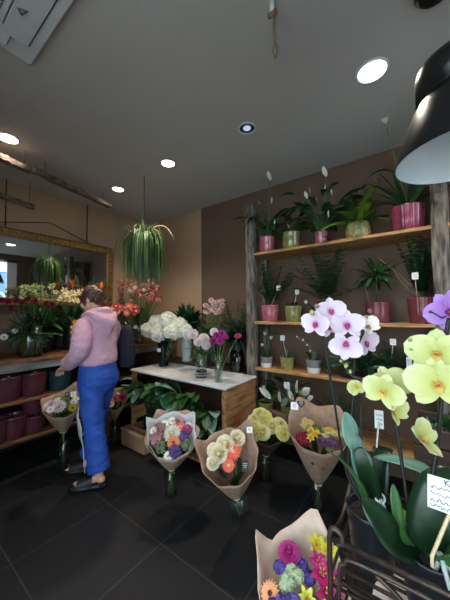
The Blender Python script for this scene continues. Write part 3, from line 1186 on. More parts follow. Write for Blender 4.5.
c = SP(422, YS + .13, z)
t = thing('bare_branch_plant', c, 'plant of bare branches with a white tag in a ribbed crimson pot, middle shelf', 'potted plant', 'potted plants on the middle shelf')
pot(t, c, .095, .085, .2, 'red_pot', 26, n=156)
mb = MB('twig')
for (a, b) in (((400, 275), (378, 258)), ((404, 285), (392, 268)), ((410, 284), (406, 290)), ((414, 280), (414, 262))):
    mb.tube(curve([c + UP * .18, at(*a, y=YS + .1), at(*b, y=YS + .1)], 6), .004, 5)
mb.build('bare_branches', t)
fern(t, c + UP * .17, 34, (.3, .52), ('leafdark', 'leafdark', 'leaf'), 45, (72, 89), .07, .03, droop=(.0, .3), step=13)
price_card(t, c + V((-.03, -.05, .18)), at(415, 276, y=YS + .04), .05, .065)

# ---- LOWER SHELF
z = shz[2]


def two_tone(root, c, r, h):
    mb = MB('stone_pot', 'pale_pot')
    mb.mi = 1; mb.lathe([(r * .8, 0), (r * .84, .003), (r * .9, h * .42)], c, 28)
    mb.mi = 0; mb.lathe([(r * .9, h * .42), (r, h * .98), (r * .96, h), (r * .9, h * .85), (.001, h * .84)], c, 28)
    mb.build('pot', root)


c = SP(265.5, YS + .09, z)
t = thing('small_flowering_plant', c, 'small white flowering plant in a two tone grey pot by the bark post', 'potted plant', 'potted plants on the lower shelf')
two_tone(t, c, .065, .11)
rosette(t, c + UP * .09, 9, (.08, .14), (.02, .03), ('leafdark',), (40, 85), (.3, .8), seed=51)
for (px, py) in ((265, 334), (262, 345), (271, 338)):
    tp = at(px, py, y=YS + .07)
    mb = MB('stem'); mb.tube([c + UP * .09, tp], .0025, 5); mb.build('stem', t)
    put('flower', tulip((214, 208, 190)), t, tp, UP + rv(.2), .026)
c = SP(286, YS + .09, z)
t = thing('small_potted_plant', c, 'small olive pot with a tall stem and a white card, lower shelf', 'potted plant', 'potted plants on the lower shelf')
pot(t, c, .068, .058, .125, 'olive_pot', 10)
rosette(t, c + UP * .1, 7, (.06, .12), (.02, .03), ('leafdark', 'leaf'), (50, 85), (.2, .6), seed=52)
price_card(t, c + UP * .1, at(282.5, 338, y=YS + .08), .055, .065)
c = SP(312, YS + .1, z)
t = thing('small_orchid_plant', c, 'small budding orchid in a two tone grey pot behind the lilac orchid', 'potted plant', 'potted plants on the lower shelf')
two_tone(t, c, .07, .125)
rosette(t, c + UP * .1, 7, (.1, .18), (.035, .05), ('leafdark', 'leafgrey'), (20, 70), (.5, 1.2), seed=53, shape='strap')
mb = MB('stem'); mb.tube(curve([c + UP * .1, at(310, 347, y=YS + .06), at(296, 337, y=YS + .04)], 6), .003, 5); mb.build('flower_spike', t)
for (px, py) in ((297, 337), (303, 340), (307, 345), (310, 351)): put('bud', budmesh((206, 206, 176)), t, at(px, py, y=YS + .05), UP + rv(.5), .018)
for i, (px, mt, s, lab) in enumerate(((346, 'potblack', 61, 'dark leafy pot plant behind the lilac orchid stems, lower shelf'),
                                      (368, 'potblack', 62, 'silvery grey bushy plant in a black pot between the two orchids, lower shelf'),
                                      (388, 'potblack', 63, 'silvery bushy plant with a white tag in a black pot, lower shelf'),
                                      (410, 'stone_pot', 64, 'silvery plant in a grey pot behind the yellow orchid, lower shelf'))):
    c = SP(px, YS + .1, z)
    t = thing('silver_leaf_plant', c, lab, 'potted plant', 'potted plants on the lower shelf')
    pot(t, c, .07, .06, .11, mt)
    fern(t, c + UP * .1, 44, (.12, .27), ('leafgrey', 'leafdark', 'leafdark'), s, (10, 88), .05, .026, step=9)
    if i == 2: price_card(t, c + UP * .09, at(393, 342, y=YS + .02), .05, .06)
    if i == 3: price_card(t, c + UP * .09, at(409, 362, y=YS + .0), .04, .09)

# ---- BOTTOM SHELF
z = shz[3]
c = SP(264, YS + .1, z)
t = thing('potted_houseplant', c, 'dark broad leaved plant in an olive pot beside the bark post near the floor', 'potted plant', 'potted plants on the bottom shelf')
pot(t, c, .08, .07, .16, 'olive_pot')
stalked(t, c + UP * .14, 9, (.06, .16), (.12, .18), (.05, .08), ('leafdark',), 71, .5)
price_card(t, c + UP * .14, at(264, 387, y=YS + .06), .045, .04)
c = SP(287, YS + .12, z)
t = thing('white_flowering_plant', c, 'white anthurium plant on the bottom shelf above the yellow bouquet', 'potted plant', 'potted plants on the bottom shelf')
pot(t, c, .09, .075, .17, 'olive_pot')
stalked(t, c + UP * .14, 14, (.1, .22), (.12, .18), (.06, .09), ('leafdark', 'leafgrey'), 72, .6)
for (px, py, s, dx) in ((271, 394, .15, -1), (280, 397, .13, .2), (289, 386, .1, -.3), (296, 388, .16, .4), (301, 391, .15, 1.2), (306, 396, .1, 1.6), (293, 396, .12, -.2)):
    tp = at(px, py + 4, y=YS - .02)
    mb = MB('stem'); mb.tube([c + UP * .14, tp], .003, 5); mb.build('flower_stalk', t)
    put('spathe', spathe((240, 236, 224), (222, 214, 150)), t, tp, V((dx * .7, -.45, .75)), s, spin=rnd.uniform(-.5, .5))
price_card(t, c + UP * .14, at(287, 385, y=YS - .04), .06, .07)
c = SP(335, YS + .12, z)
t = thing('grassy_plant', c, 'dark grassy plant in a black pot on the bottom shelf behind the kraft bouquet', 'potted plant', 'potted plants on the bottom shelf')
pot(t, c, .08, .07, .13, 'potblack')
rosette(t, c + UP * .11, 60, (.22, .4), (.008, .014), ('leafdark', 'leaf', 'leafgrey'), (25, 88), (.4, 1.4), 'blade', .2, 'foliage', 73)

# succulent planter on the right
c = at(431, 438, y=2.0)
bx = thing('wooden_planter', V((c.x, 2.0, 0)), 'brown wooden planter of small succulents behind the yellow orchid stems', 'planter')
pz = at(431, 420, y=2.0).z
zw = pz
mb = MB('darkwood')
X0, X1 = at(413, 420, y=1.9).x, at(413, 420, y=1.9).x + .6
for k in range(3): mb.box((X0, 1.86, zw - .3 + k * .1), (X1, 1.885, zw - .3 + k * .1 + .094), .004)
for k in range(3): mb.box((X0, 1.89, zw - .3 + k * .1), (X0 + .02, 2.2, zw - .3 + k * .1 + .094), .004)
mb.box((X0, 2.18, zw - .3), (X1, 2.2, zw - .01), .003)
mb.box((X1 - .02, 1.89, zw - .3), (X1, 2.18, zw - .01), .003)
mb.build('slatted_box', bx)
for x in (X0 + .02, X1 - .06):
    for y in (1.88, 2.14):
        mb = MB('darkwood'); mb.box((x, y, 0), (x + .04, y + .04, zw - .3), .003); mb.build('leg', bx)
mb = MB('soil'); mb.box((X0 + .02, 1.89, zw - .29), (X1 - .02, 2.18, zw - .06), 0); mb.build('soil', bx)
k = 0
for (dx, dy, r, m) in ((.09, .07, .07, 'leafgrey'), (.22, .06, .085, 'leafdark'), (.15, .2, .07, 'leaf'), (.36, .08, .09, 'leafgrey')):
    c2 = V((X0 + dx, 1.9 + dy, zw - .07))
    rosette(bx, c2, 38, (r * .8, r * 1.4), (.02, .03), (m,), (0, 85), (-.5, .3), 'lance', .3, 'succulent', 81 + k, r0=.01)
    k += 1

# ------------------------------------------------------------------ vases, bunches
def vase(name, c, prof, m, label, cat='vase', group=None, water=None):
    t = thing(name, c, label, cat, group)
    mb = MB(m); mb.lathe(prof, c, 32)
    mb.lathe([(.001, prof[0][1] + .002), (prof[0][0], prof[0][1])], c, 32)
    mb.build('vessel', t)
    return t


def cyl(r0, r1, h, th=.003):
    return [(r0, 0), (r0 * 1.01, .003), (r0 + (r1 - r0) * .5, h * .5), (r1, h), (r1 - th, h), (r0 + (r1 - r0) * .5 - th, h * .5), (r0 - th, .01), (.001, .01)]


def bunch(name, foot, label, heads, cat='flowers', group=None, stem='stem', sr=.003, spread=.012):
    """cut flowers standing together; heads = (part name, mesh, pos, dir, size)"""
    t = thing(name, foot, label, cat, group)
    for (nm, me, p, d, s) in heads:
        put(nm, me, t, p, d, s, spin=rnd.uniform(0, 6))
        f = V(foot) + V((rnd.uniform(-spread, spread), rnd.uniform(-spread, spread), .004))
        mid = f.lerp(V(p), .55) + V((0, 0, .02))
        mb = MB(stem); mb.tube(curve([f, mid, V(p) - V(d).normalized() * s * .25], 4), sr, 5); mb.build('stem', t)
    return t


def toward(p, up=.5, j=.25):
    d = (CAM_POS - V(p)); d.z = 0; d.normalize()
    return (d * .8 + UP * up + rv(j)).normalized()


# table: black vase of hydrangeas
c = at(163.5, 366, z=TZ)
vase('tall_vase', c, cyl(.055, .07, .33), 'vaseblack', 'tall black vase of white hydrangeas on the stone table top', group='vases on the stone table')
hd = []
for (px, py, s) in ((149, 330, .085), (157, 322, .085), (168, 320, .09), (179, 325, .085), (172, 331, .095), (159, 333, .09), (185, 331, .07), (165, 327, .09)):
    p = at(px, py, y=c.y + rnd.uniform(-.06, .05) - (0.05 if py > 328 else 0))
    hd.append(('hydrangea', cluster((244, 244, 236), (222, 226, 206), 75, .3, 4, 3), p, toward(p, .9, .3), s * 1.18))
hb = bunch('hydrangea_bunch', c + UP * .012, 'bunch of white hydrangeas in the tall black vase', hd, sr=.004)
rosette(hb, c + UP * .34, 12, (.1, .16), (.06, .08), ('leafdark', 'leaf'), (0, 50), (.6, 1.4), 'oval', .2, 'foliage', 91, r0=.05)
price_card(hb, at(159, 352, y=c.y - .09) - UP * .01, at(159, 350, y=c.y - .09), .045, .05)

# peonies in glass with dark foot
c = at(201.5, 377, z=TZ)
t = vase('glass_vase', c, cyl(.05, .06, .25), 'glass', 'glass vase with a black patterned foot holding pale peonies', group='vases on the stone table')
mb = MB('black', 'chalk'); mb.lathe([(.054, .002), (.0565, .06), (.057, .065)], c, 28)
mb.mi = 1
for k in range(2):
    mb.tube([c + V((.058 * math.cos(a / 30 * 2 * PI), .058 * math.sin(a / 30 * 2 * PI), .022 + k * .024 + (.008 if a % 2 else -.004))) for a in range(31)], .0022, 4)
mb.build('patterned_band', t)
hd = []
for (px, py, s) in ((193, 334, .052), (204, 338, .052), (206, 345, .045), (214, 332, .04), (198, 342, .045), (187, 337, .035)):
    p = at(px, py, y=c.y + rnd.uniform(-.04, .04))
    hd.append(('peony', carnation((236, 218, 216), (240, 228, 222)), p, toward(p), s))
pb = bunch('peony_bunch', c + UP * .012, 'bunch of pale pink peonies in the glass vase with the black foot', hd)
rosette(pb, c + UP * .22, 18, (.1, .2), (.03, .045), ('leafdark', 'leaf'), (0, 70), (.5, 1.6), seed=92, r0=.03)

# magenta flowers in narrow glass
c = at(218.5, 382, z=TZ)
vase('glass_vase', c, cyl(.034, .045, .24), 'glass', 'narrow clear glass vase at the front edge of the stone top', group='vases on the stone table')
hd = []
for (px, py, s) in ((217, 336, .04), (222, 334, .038), (213, 341, .035), (220, 341, .035), (226, 337, .025)):
    p = at(px, py, y=c.y + rnd.uniform(-.03, .03))
    hd.append(('carnation', carnation((178, 60, 140), (150, 40, 120)), p, toward(p), s))
p = at(238, 336, y=c.y)
hd.append(('carnation', carnation((196, 70, 120), (170, 50, 100)), p, toward(p, 1.), .03))
mbn = bunch('magenta_flower_bunch', c + UP * .012, 'bunch of magenta carnations, one on a long curved stem, in the narrow glass vase', hd)
rosette(mbn, c + UP * .2, 10, (.08, .14), (.012, .02), ('leaf', 'leafdark'), (10, 80), (.5, 1.5), seed=93)

# smoked jar
c = at(237.5, 371, z=TZ)
vase('smoked_glass_jar', c, cyl(.072, .07, .22), 'smoke', 'squat smoked dark glass jar at the corner of the stone top', 'jar', group='vases on the stone table')

# white bucket of greenery behind
c = SP(186.5, 2.6, .8)
t = vase('white_bucket', c, cyl(.06, .085, .52), 'zinc', 'tall white bucket of greenery on the bench behind the table', 'bucket', 'containers on the back bench')
gb = thing('greenery_bunch', c + UP * .02, 'dense bunch of dark green foliage in the tall white bucket', 'greenery', 'bunches on the back bench')
rosette(gb, c + UP * .48, 150, (.19, .33), (.05, .08), ('leafdark', 'leaf', 'leafdark'), (5, 88), (.3, 1.0), 'lance', .2, 'foliage', 94, r0=.03)
for k in range(5):
    a = k * 1.257
    mb = MB('stem'); mb.tube([c + V((.03 * math.cos(a), .03 * math.sin(a), .02)), c + V((.06 * math.cos(a), .06 * math.sin(a), .5))], .004, 5); mb.build('stem', gb)

# pale pink carnations
c = SP(212, 2.58, .8)
vase('dark_bucket', c, cyl(.07, .09, .38), 'potblack', 'black bucket of pale carnations on the bench, beside the white one', 'bucket', 'containers on the back bench')
hd = []
for k in range(24):
    p = at(212 + rnd.uniform(-11, 11), 308 + rnd.uniform(-8, 5), y=2.52 + rnd.uniform(-.05, .05))
    hd.append(('carnation', carnation((220, 190, 184), (204, 170, 166)), p, toward(p), .034))
cb = bunch('carnation_bunch', c + UP * .012, 'bunch of pale pink carnations behind the peonies', hd, 'flowers', 'bunches on the back bench')
rosette(cb, c + UP * .38, 40, (.15, .3), (.015, .03), ('leafdark',), (-10, 70), (.8, 2.0), seed=95)

# tall dark greenery next to the post
c = SP(236, 2.6, .8)
vase('dark_bucket', c, cyl(.07, .09, .34), 'potblack', 'black bucket of wispy greenery next to the bark post', 'bucket', 'containers on the back bench')
gb = thing('wispy_greenery', c + UP * .012, 'tall wispy greenery with small red berries next to the bark post', 'greenery', 'bunches on the back bench')
fern(gb, c + UP * .25, 48, (.4, .62), ('leafdark', 'leaf', 'leafgrey'), 96, (45, 85), .1, .03, droop=(.6, 1.8))
rosette(gb, c + UP * .3, 130, (.25, .42), (.008, .014), ('leafdark', 'leafgrey'), (20, 80), (1.5, 3.0), 'blade', .2, 'trailing_foliage', 97)
for k in range(5):
    p = at(234 + rnd.uniform(-12, 12), 297 + rnd.uniform(-8, 10), y=2.52 + rnd.uniform(-.05, .05))
    put('berry', budmesh((170, 60, 50)), gb, p, UP + rv(.4), .014)

# back corner: red gerberas and tall gladioli on the counter's end
c = SP(126, 2.0, ZK)
vase('glass_vase', c, cyl(.07, .09, .3), 'glass', 'clear glass vase of red gerberas in the corner, behind the person', group='vases in the corner')
hd = []
for (px, py, col) in ((108, 312, 0), (113, 310, 0), (117, 313, 1), (122, 311, 0), (127, 314, 1), (131, 311, 0), (136, 312, 2), (125, 309, 2), (112, 315, 2), (133, 315, 2), (120, 308, 2), (129, 307, 0), (116, 307, 2), (135, 308, 2)):
    p = at(px, py - 1, y=1.97 + rnd.uniform(-.06, .06))
    cc = [(226, 120, 100), (232, 150, 128), (176, 34, 40)][col]
    hd.append(('gerbera', gerbera(cc, (240, 214, 170)), p, toward(p, .6, .2), .05))
gg = bunch('gerbera_bunch', c + UP * .012, 'bunch of red and salmon gerberas in the corner behind the person', hd, 'flowers', 'bunches in the corner')
price_card(gg, c + UP * .2, at(135.5, 327, y=1.93), .045, .045)

c = SP(139, 2.22, ZK)
vase('tall_glass_vase', c, cyl(.07, .09, .34), 'glass', 'tall glass vase of pink blossom stems below the hanging plant', group='vases in the corner')
hd = []
for k in range(60):
    p = at(139 + rnd.uniform(-21, 22), 291 + rnd.uniform(-11, 11), y=2.16 + rnd.uniform(-.06, .08))
    cc = [(222, 150, 140), (230, 192, 184), (190, 104, 98)][k % 3]
    hd.append(('blossom', cluster(cc, (150, 70, 60), 16, .42, 5, 7), p, toward(p, 1.2, .4), .034))
gl = bunch('blossom_branch_bunch', c + UP * .012, 'tall stems of small pink blossom below the hanging plant', hd, 'flowers', 'bunches in the corner')
rosette(gl, c + UP * .25, 90, (.14, .3), (.012, .02), ('leafdark', 'leaf'), (30, 85), (.2, 1.0), 'lance', .2, 'foliage', 98)

# ------------------------------------------------------------------ hanging plant
hc0 = V((-2.25, 1.74, 2.42))
hpz = at(148, 234, x=None, y=hc0.y).z
hc0 = V((at(144, 236, y=1.74).x, 1.74, hpz))
hg = thing('hanging_spider_plant', V((hc0.x, hc0.y, ZC)), 'long trailing spider plant hanging from the ceiling in the corner', 'hanging plant')
mb = MB('blackmatte'); mb.tube([hc0 + UP * .02, V((hc0.x, hc0.y, ZC))], .003, 6); mb.build('hanging_cord', hg)
mb = MB('leafdark'); mb.lathe([(.03, -.1), (.08, -.08), (.11, 0), (.105, .02), (.001, .03)], hc0, 20); mb.build('basket', hg)
rg = random.Random(77)
mb = MB('leafspider', 'leafdark', 'leaf')
for i in range(430):
    a = rg.uniform(0, 2 * PI)
    e = R(rg.uniform(15, 88))
    o = V((math.cos(a), math.sin(a), 0))
    base = hc0 + o * .14 * rg.uniform(.02, 1) ** .5 + UP * rg.uniform(-.05, .03)
    L = rg.uniform(.3, .62)
    mb.mi = rg.randrange(3)
    mb.leaf(base, o * math.cos(e) + UP * math.sin(e), L, rg.uniform(.009, .016), rg.uniform(8, 24), .15, 'blade', 14, twist=rg.uniform(-1, 1))
for i in range(110):
    a = rg.uniform(0, 2 * PI)
    o = V((math.cos(a), math.sin(a), 0))
    e = R(rg.uniform(10, 80))
    mb.mi = rg.choice((0, 0, 2))
    mb.leaf(hc0 + o * .04, o * math.cos(e) + UP * math.sin(e), rg.uniform(.16, .34), rg.uniform(.01, .015), rg.uniform(2.5, 6), .15, 'blade', 10, twist=rg.uniform(-1, 1))
for i in range(26):
    a = rg.uniform(0, 2 * PI)
    e = R(rg.uniform(50, 85))
    o = V((math.cos(a), math.sin(a), 0))
    mb.mi = 0
    mb.leaf(hc0, o * math.cos(e) + UP * math.sin(e), rg.uniform(.16, .3), .012, rg.uniform(1, 3), .15, 'blade', 10)
mb.build('foliage', hg)
mb = MB('stick')
rt = CAM_R @ V((1, 0, 0))
mb.tube(curve([hc0, hc0 + rt * .14 + UP * .1, hc0 + rt * .24 + UP * .08, hc0 + rt * .31 - UP * .02], 6), .003, 5); mb.build('runner', hg)
mb = MB('stick')
mb.tube(curve([hc0, hc0 + rt * .1 + UP * .06, hc0 + rt * .16 + UP * .02, hc0 + rt * .18 - UP * .14], 6), .003, 5); mb.build('runner', hg)
mb = MB('leafspider')
for q in (hc0 + rt * .31 - UP * .02, hc0 + rt * .18 - UP * .14):
    for k in range(8): mb.leaf(q, rv(1) + UP * .2, .06, .008, 1, .1, 'blade', 4)
mb.build('plantlet', hg)

# ------------------------------------------------------------------ counter top flowers
def KP(px, py): return at(px, py, z=ZK)
c = KP(30, 357); c.x = -3.12
c = V((-3.15, at(30, 350, x=-3.15).y, ZK))
vase('glass_vase', c, cyl(.1, .13, .28), 'glass', 'wide clear glass vase of dark greenery on the wooden counter', group='vases on the counter')
hd = []
for (px, py, nm, me, s) in ((12, 308, 'red_flower', carnation((120, 24, 46), (96, 16, 36)), .032), (22, 302, 'red_flower', carnation((120, 24, 46), (96, 16, 36)), .03), (2, 300, 'red_flower', carnation((120, 24, 46), (96, 16, 36)), .03), (8, 301, 'red_flower', carnation((120, 24, 46), (96, 16, 36)), .03), (16, 300, 'red_flower', carnation((120, 24, 46), (96, 16, 36)), .03), (28, 299, 'red_flower', carnation((120, 24, 46), (96, 16, 36)), .03), (35, 301, 'red_flower', carnation((120, 24, 46), (96, 16, 36)), .028),
                            (52, 305, 'red_flower', carnation((116, 30, 50), (90, 20, 36)), .034), (46, 303, 'red_flower', carnation((116, 30, 50), (90, 20, 36)), .03),
                            (4, 337, 'white_daisy', daisy((236, 234, 226), (190, 170, 110)), .035), (15, 331, 'white_daisy', daisy((236, 234, 226), (190, 170, 110)), .03), (17, 341, 'white_daisy', daisy((236, 234, 226), (190, 170, 110)), .018)):
    p = at(px, py, x=-3.14)
    hd.append((nm, me, p, toward(p, .4, .2), s))
gb = bunch('mixed_dark_bunch', c + UP * .012, 'dark green bunch with red flowers and white daisies on the counter', hd, group='bunches on the counter')
fern(gb, c + UP * .2, 52, (.16, .36), ('leafdark',), 101, (15, 88), .075, .026, droop=(.4, 1.5), step=10)
for k in range(14):
    a = k * 2.4
    mb = MB('stem'); mb.tube([c + V((.06 * math.cos(a), .06 * math.sin(a), .01)), c + V((.1 * math.cos(a + .4), .1 * math.sin(a + .4), .3))], .004, 5); mb.build('stem', gb)

c = V((-3.38, at(43, 340, x=-3.38).y, ZK))
vase('dark_bucket', c, cyl(.09, .11, .32), 'potblack', 'black bucket of white and green lilies below the mirror', 'bucket', 'vases on the counter')
hd = []
for k in range(22):
    px, py = 22 + rnd.uniform(0, 34), 291 + rnd.uniform(-6, 6)
    p = at(px, py, x=-3.34 + rnd.uniform(-.04, .06))
    hd.append(('lily', lily(((176, 190, 110), (214, 220, 170))[k % 2], (150, 170, 80)), p, toward(p, .8, .4), .042))
lb = bunch('green_lily_bunch', c + UP * .012, 'bunch of greenish white lilies below the hanging plant\'s reflection', hd, group='bunches on the counter')
rosette(lb, c + UP * .3, 120, (.16, .32), (.02, .035), ('leaf', 'leafdark', 'leaf'), (10, 85), (.3, 1.2), 'lance', .2, 'foliage', 102, r0=.05)

c = V((-3.38, at(72, 340, x=-3.38).y, ZK))
vase('dark_bucket', c, cyl(.09, .11, .32), 'potblack', 'black bucket of cream lilies on the counter in front of the person', 'bucket', 'vases on the counter')
hd = []
for k in range(15):
    px, py = 60 + rnd.uniform(0, 24), 298 + rnd.uniform(-7, 6)
    p = at(px, py, x=-3.3 + rnd.uniform(-.04, .06))
    hd.append(('lily', lily((240, 226, 180), (220, 190, 110)), p, toward(p, .6, .4), .055))
lb = bunch('cream_lily_bunch', c + UP * .012, 'bunch of cream lilies on the counter beside the person\'s face', hd, group='bunches on the counter')
rosette(lb, c + UP * .35, 60, (.18, .3), (.03, .045), ('leaf', 'leafdark'), (0, 70), (.6, 1.6), 'lance', .2, 'foliage', 103, r0=.05)

c = V((-3.4, at(84, 340, x=-3.4).y + .12, ZK))
vase('dark_bucket', c, cyl(.06, .08, .3), 'potblack', 'black bucket of orange bird of paradise stems by the mirror corner', 'bucket', 'vases on the counter')
t = thing('bird_of_paradise_bunch', c + UP * .012, 'orange bird of paradise flowers with big leaves by the mirror corner', 'flowers', 'bunches on the counter')
for (px, py) in ((72, 288), (94, 291), (101, 289)):
    p = at(px, py, x=-3.36)
    mb = MB(P((222, 120, 30)), P((170, 60, 40)))
    for k in range(5): mb.leaf(p, V((rnd.uniform(-.5, .5), rnd.uniform(-.2, .9), 1)), .12, .03, .2, .4, 'lance', 4)
    mb.mi = 1; mb.leaf(p - UP * .01, V((.1, 1, .25)), .16, .03, .3, .8, 'lance', 5)
    mb.build('flower', t)
    mb = MB('stem'); mb.tube(curve([c + UP * .012, c.lerp(p, .5) + UP * .03, p], 4), .005, 5); mb.build('stem', t)
for (px, py, px2, py2) in ((80, 300, 76, 275), (92, 300, 94, 277), (98, 300, 104, 282)):
    a, b = at(px, py, x=-3.36), at(px2, py2, x=-3.36)
    mb = MB('leaf'); mb.leaf(a, b - a, .32, .1, .3, .2, 'oval', 8); mb.tube([c + UP * .012, a], .005, 5); mb.build('leaf', t)

# orange daisies dangling in front of the counter bunch
c = V((-3.05, at(76, 345, x=-3.05).y, ZK))
vase('small_dark_vase', c, cyl(.035, .045, .14), 'potblack', 'small dark vase of yellow daisies hidden behind the pink sleeve', group='vases on the counter')
hd = []
for (px, py) in ((73, 327), (73, 332), (75, 322)):
    p = at(px, py, x=-3.02)
    hd.append(('yellow_daisy', daisy((226, 160, 30), (120, 70, 20)), p, toward(p, .3, .3), .03))
bunch('yellow_daisy_bunch', c + UP * .012, 'few yellow daisies beside the pink sleeve', hd, group='bunches on the counter')

# pots under the counter
for (px, zz, r, h, m, lab) in ((6, .66, .125, .22, 'plum_pot', 'plum glazed pot on the upper shelf under the counter, cut by the picture edge'),
                               (33, .66, .12, .22, 'plum_pot', 'plum glazed pot next to the teal one under the counter'),
                               (60, .66, .12, .2, 'teal_pot', 'dark teal glazed pot on the shelf under the counter'),
                               (-3, .31, .1, .2, 'plum_pot', 'plum pot on the lowest shelf, nearly out of the picture'),
                               (14, .31, .11, .2, 'plum_pot', 'plum pot on the lowest shelf, standing alone under the counter'),
                               (35, .31, .1, .16, 'plum_pot', 'plum pot on the lowest shelf carrying a tilted pot')):
    x = XC - .03 - r
    c = V((x, at(px, 400, x=x).y, zz))
    t = thing('glazed_pot', c, lab, 'plant pot', 'glazed pots under the counter')
    pot(t, c, r, r * .82, h, m, soil=False)
    if 'tilted' in lab:
        o = thing('glazed_pot', c + UP * (h + .002), 'plum glazed pot tilted on top of another pot on the lowest shelf', 'plant pot', 'glazed pots under the counter')
        pot(o, c + UP * (h + .002), r * .88, r * .7, .15, m, soil=False)
        for ch in o.children:
            ch.rotation_euler = (R(14), R(-8), 0)
            ch.location = (0, 0, .012)

# ------------------------------------------------------------------ wrapped bouquets
def bouquet(foot, axis, tie, R1, H, papers, heads, label, peaks, vase_h=0, vr=.045, name='wrapped_bouquet', group='paper wrapped bouquets', front=None, liner=None, open_front=.55):
    """a cone of paper round cut flowers. foot = stem ends, axis = lean, tie = distance from the foot to the waist."""
    if tie is None:
        tie = V(axis).length - .84 * H
        heads = [(n_, m_, u_, w_, h_ + .2, s_) for n_, m_, u_, w_, h_, s_ in heads]
    foot, axis = V(foot), V(axis).normalized()
    t = thing(name, foot, label, 'bouquet', group)
    fr = V(front) if front is not None else (CAM_POS - foot)
    e1 = (fr - axis * fr.dot(axis)).normalized()     # toward the viewer's side
    e2 = axis.cross(e1)
    w0 = foot + axis * tie

    def cone(scale, k):
        def fn(u, v):
            a = 2 * PI * u
            h = H * (open_front + (1 - open_front) * (0.5 - 0.5 * math.cos(a)) ** .8)
            for (pa, pv, pw) in peaks:
                dd = abs((a - pa + PI) % (2 * PI) - PI)
                h += H * pv * max(0, 1 - dd / pw) ** 1.3
            rr = .022 + (R1 * scale - .022) * (v ** .82) * (h / H) ** .6 + .006 * math.sin(a * 9 + k) * v
            return w0 + axis * (h * v) + (e1 * math.cos(a) + e2 * math.sin(a)) * rr
        return fn
    mb = MB(papers); mb.sheet(cone(1, 0), 44, 8, wrap=True); mb.build('paper_wrap', t, solid=.002)
    if liner:
        old = list(peaks)
        peaks[:] = [(4.3, .26, .5), (2.2, .24, .45), (3.1, .06, .4)]
        mb = MB(liner); mb.sheet(cone(.93, 1), 44, 8, wrap=True); mb.build('paper_liner', t, solid=.002)
        peaks[:] = old
    mb = MB('stick'); mb.tube([w0 + (e1 * math.cos(a / 20 * 2 * PI) + e2 * math.sin(a / 20 * 2 * PI)) * .027 for a in range(21)], .004, 5); mb.build('twine', t)
    for k in range(15):
        a = k * 2.4
        o = (e1 * math.cos(a) + e2 * math.sin(a))
        ff = foot + V((o.x, o.y, 0)).normalized() * (.036 * (.35 + .65 * (k % 5) / 4))
        mb = MB(('stem', 'leafbright', 'stem', 'twig')[k % 4]); mb.tube([ff + UP * .006, w0 - o * .012, w0 - o * .03 + axis * H * .3], .0026, 5); mb.build('stem', t)
    for (nm, me, u, w, hh, s) in heads:
        # u: sideways (+ = picture right), w: up the picture, in units of R1
        p = w0 + axis * (H * hh) + (e2 * u + e1 * (-w)) * R1
        d = (axis * .8 + e1 * .5 + e2 * u * .5 - e1 * w * .4 + rv(.12)).normalized()
        put(nm, me, t, p, d, s, spin=rnd.uniform(0, 6))
    mb = MB('leafdark', 'leaf')
    rg = random.Random(int(abs(foot.x * 977 + foot.y * 131)))
    for k in range(40):
        a = rg.uniform(0, 2 * PI)
        o = e1 * math.cos(a) + e2 * math.sin(a)
        b = w0 + axis * H * .35 + o * R1 * rg.uniform(.1, .5)
        mb.mi = k % 2
        mb.leaf(b, axis + o * rg.uniform(.1, .6), R1 * rg.uniform(.4, .75), R1 * .16, .3, .2, 'lance', 5)
    mb.build('foliage', t)
    return t, w0, axis, e1, e2


def badge(root, p, kind, s, n):
    """tag pinned to paper: 'card' white square, 'heart' black heart, 'slate' black label"""
    n = V(n).normalized()
    sd = UP.cross(n).normalized()
    up = n.cross(sd)
    mb = MB('card' if kind == 'card' else 'blackmatte')
    if kind == 'heart':
        pts = []
        for k in range(22):
            a = 2 * PI * k / 22
            x = 16 * math.sin(a) ** 3 / 17
            y = (13 * math.cos(a) - 5 * math.cos(2 * a) - 2 * math.cos(3 * a) - math.cos(4 * a)) / 17
            pts.append((x * s, y * s))
    elif kind == 'slate':
        pts = [(-.7 * s, -s), (.7 * s, -s), (.7 * s, s), (-.7 * s, s)]
    else:
        pts = [(-s, -s), (s, -s), (s, s), (-s, s)]
    f = [mb.bm.verts.new(p + sd * x + up * y + n * .002) for x, y in pts]
    b = [mb.bm.verts.new(p + sd * x + up * y) for x, y in pts]
    mb.face(f, False); mb.face(b[::-1], False)
    for k in range(len(f)): mb.face([b[k], b[(k + 1) % len(b)], f[(k + 1) % len(f)], f[k]], False)
    o = mb.build('price_tag', root)
    mb = MB('ink' if kind == 'card' else 'chalk')
    for row in (.4, .05, -.3):
        w = .45 * s * (1 if row > -.2 else .5)
        mb.tube([p + n * .0035 + sd * (-w + 2 * w * j / 6) + up * (row * s + (.09 * s if j % 2 else -.07 * s)) for j in range(7)], s * .045, 4)
    mb.build('writing', o)


G = gerbera
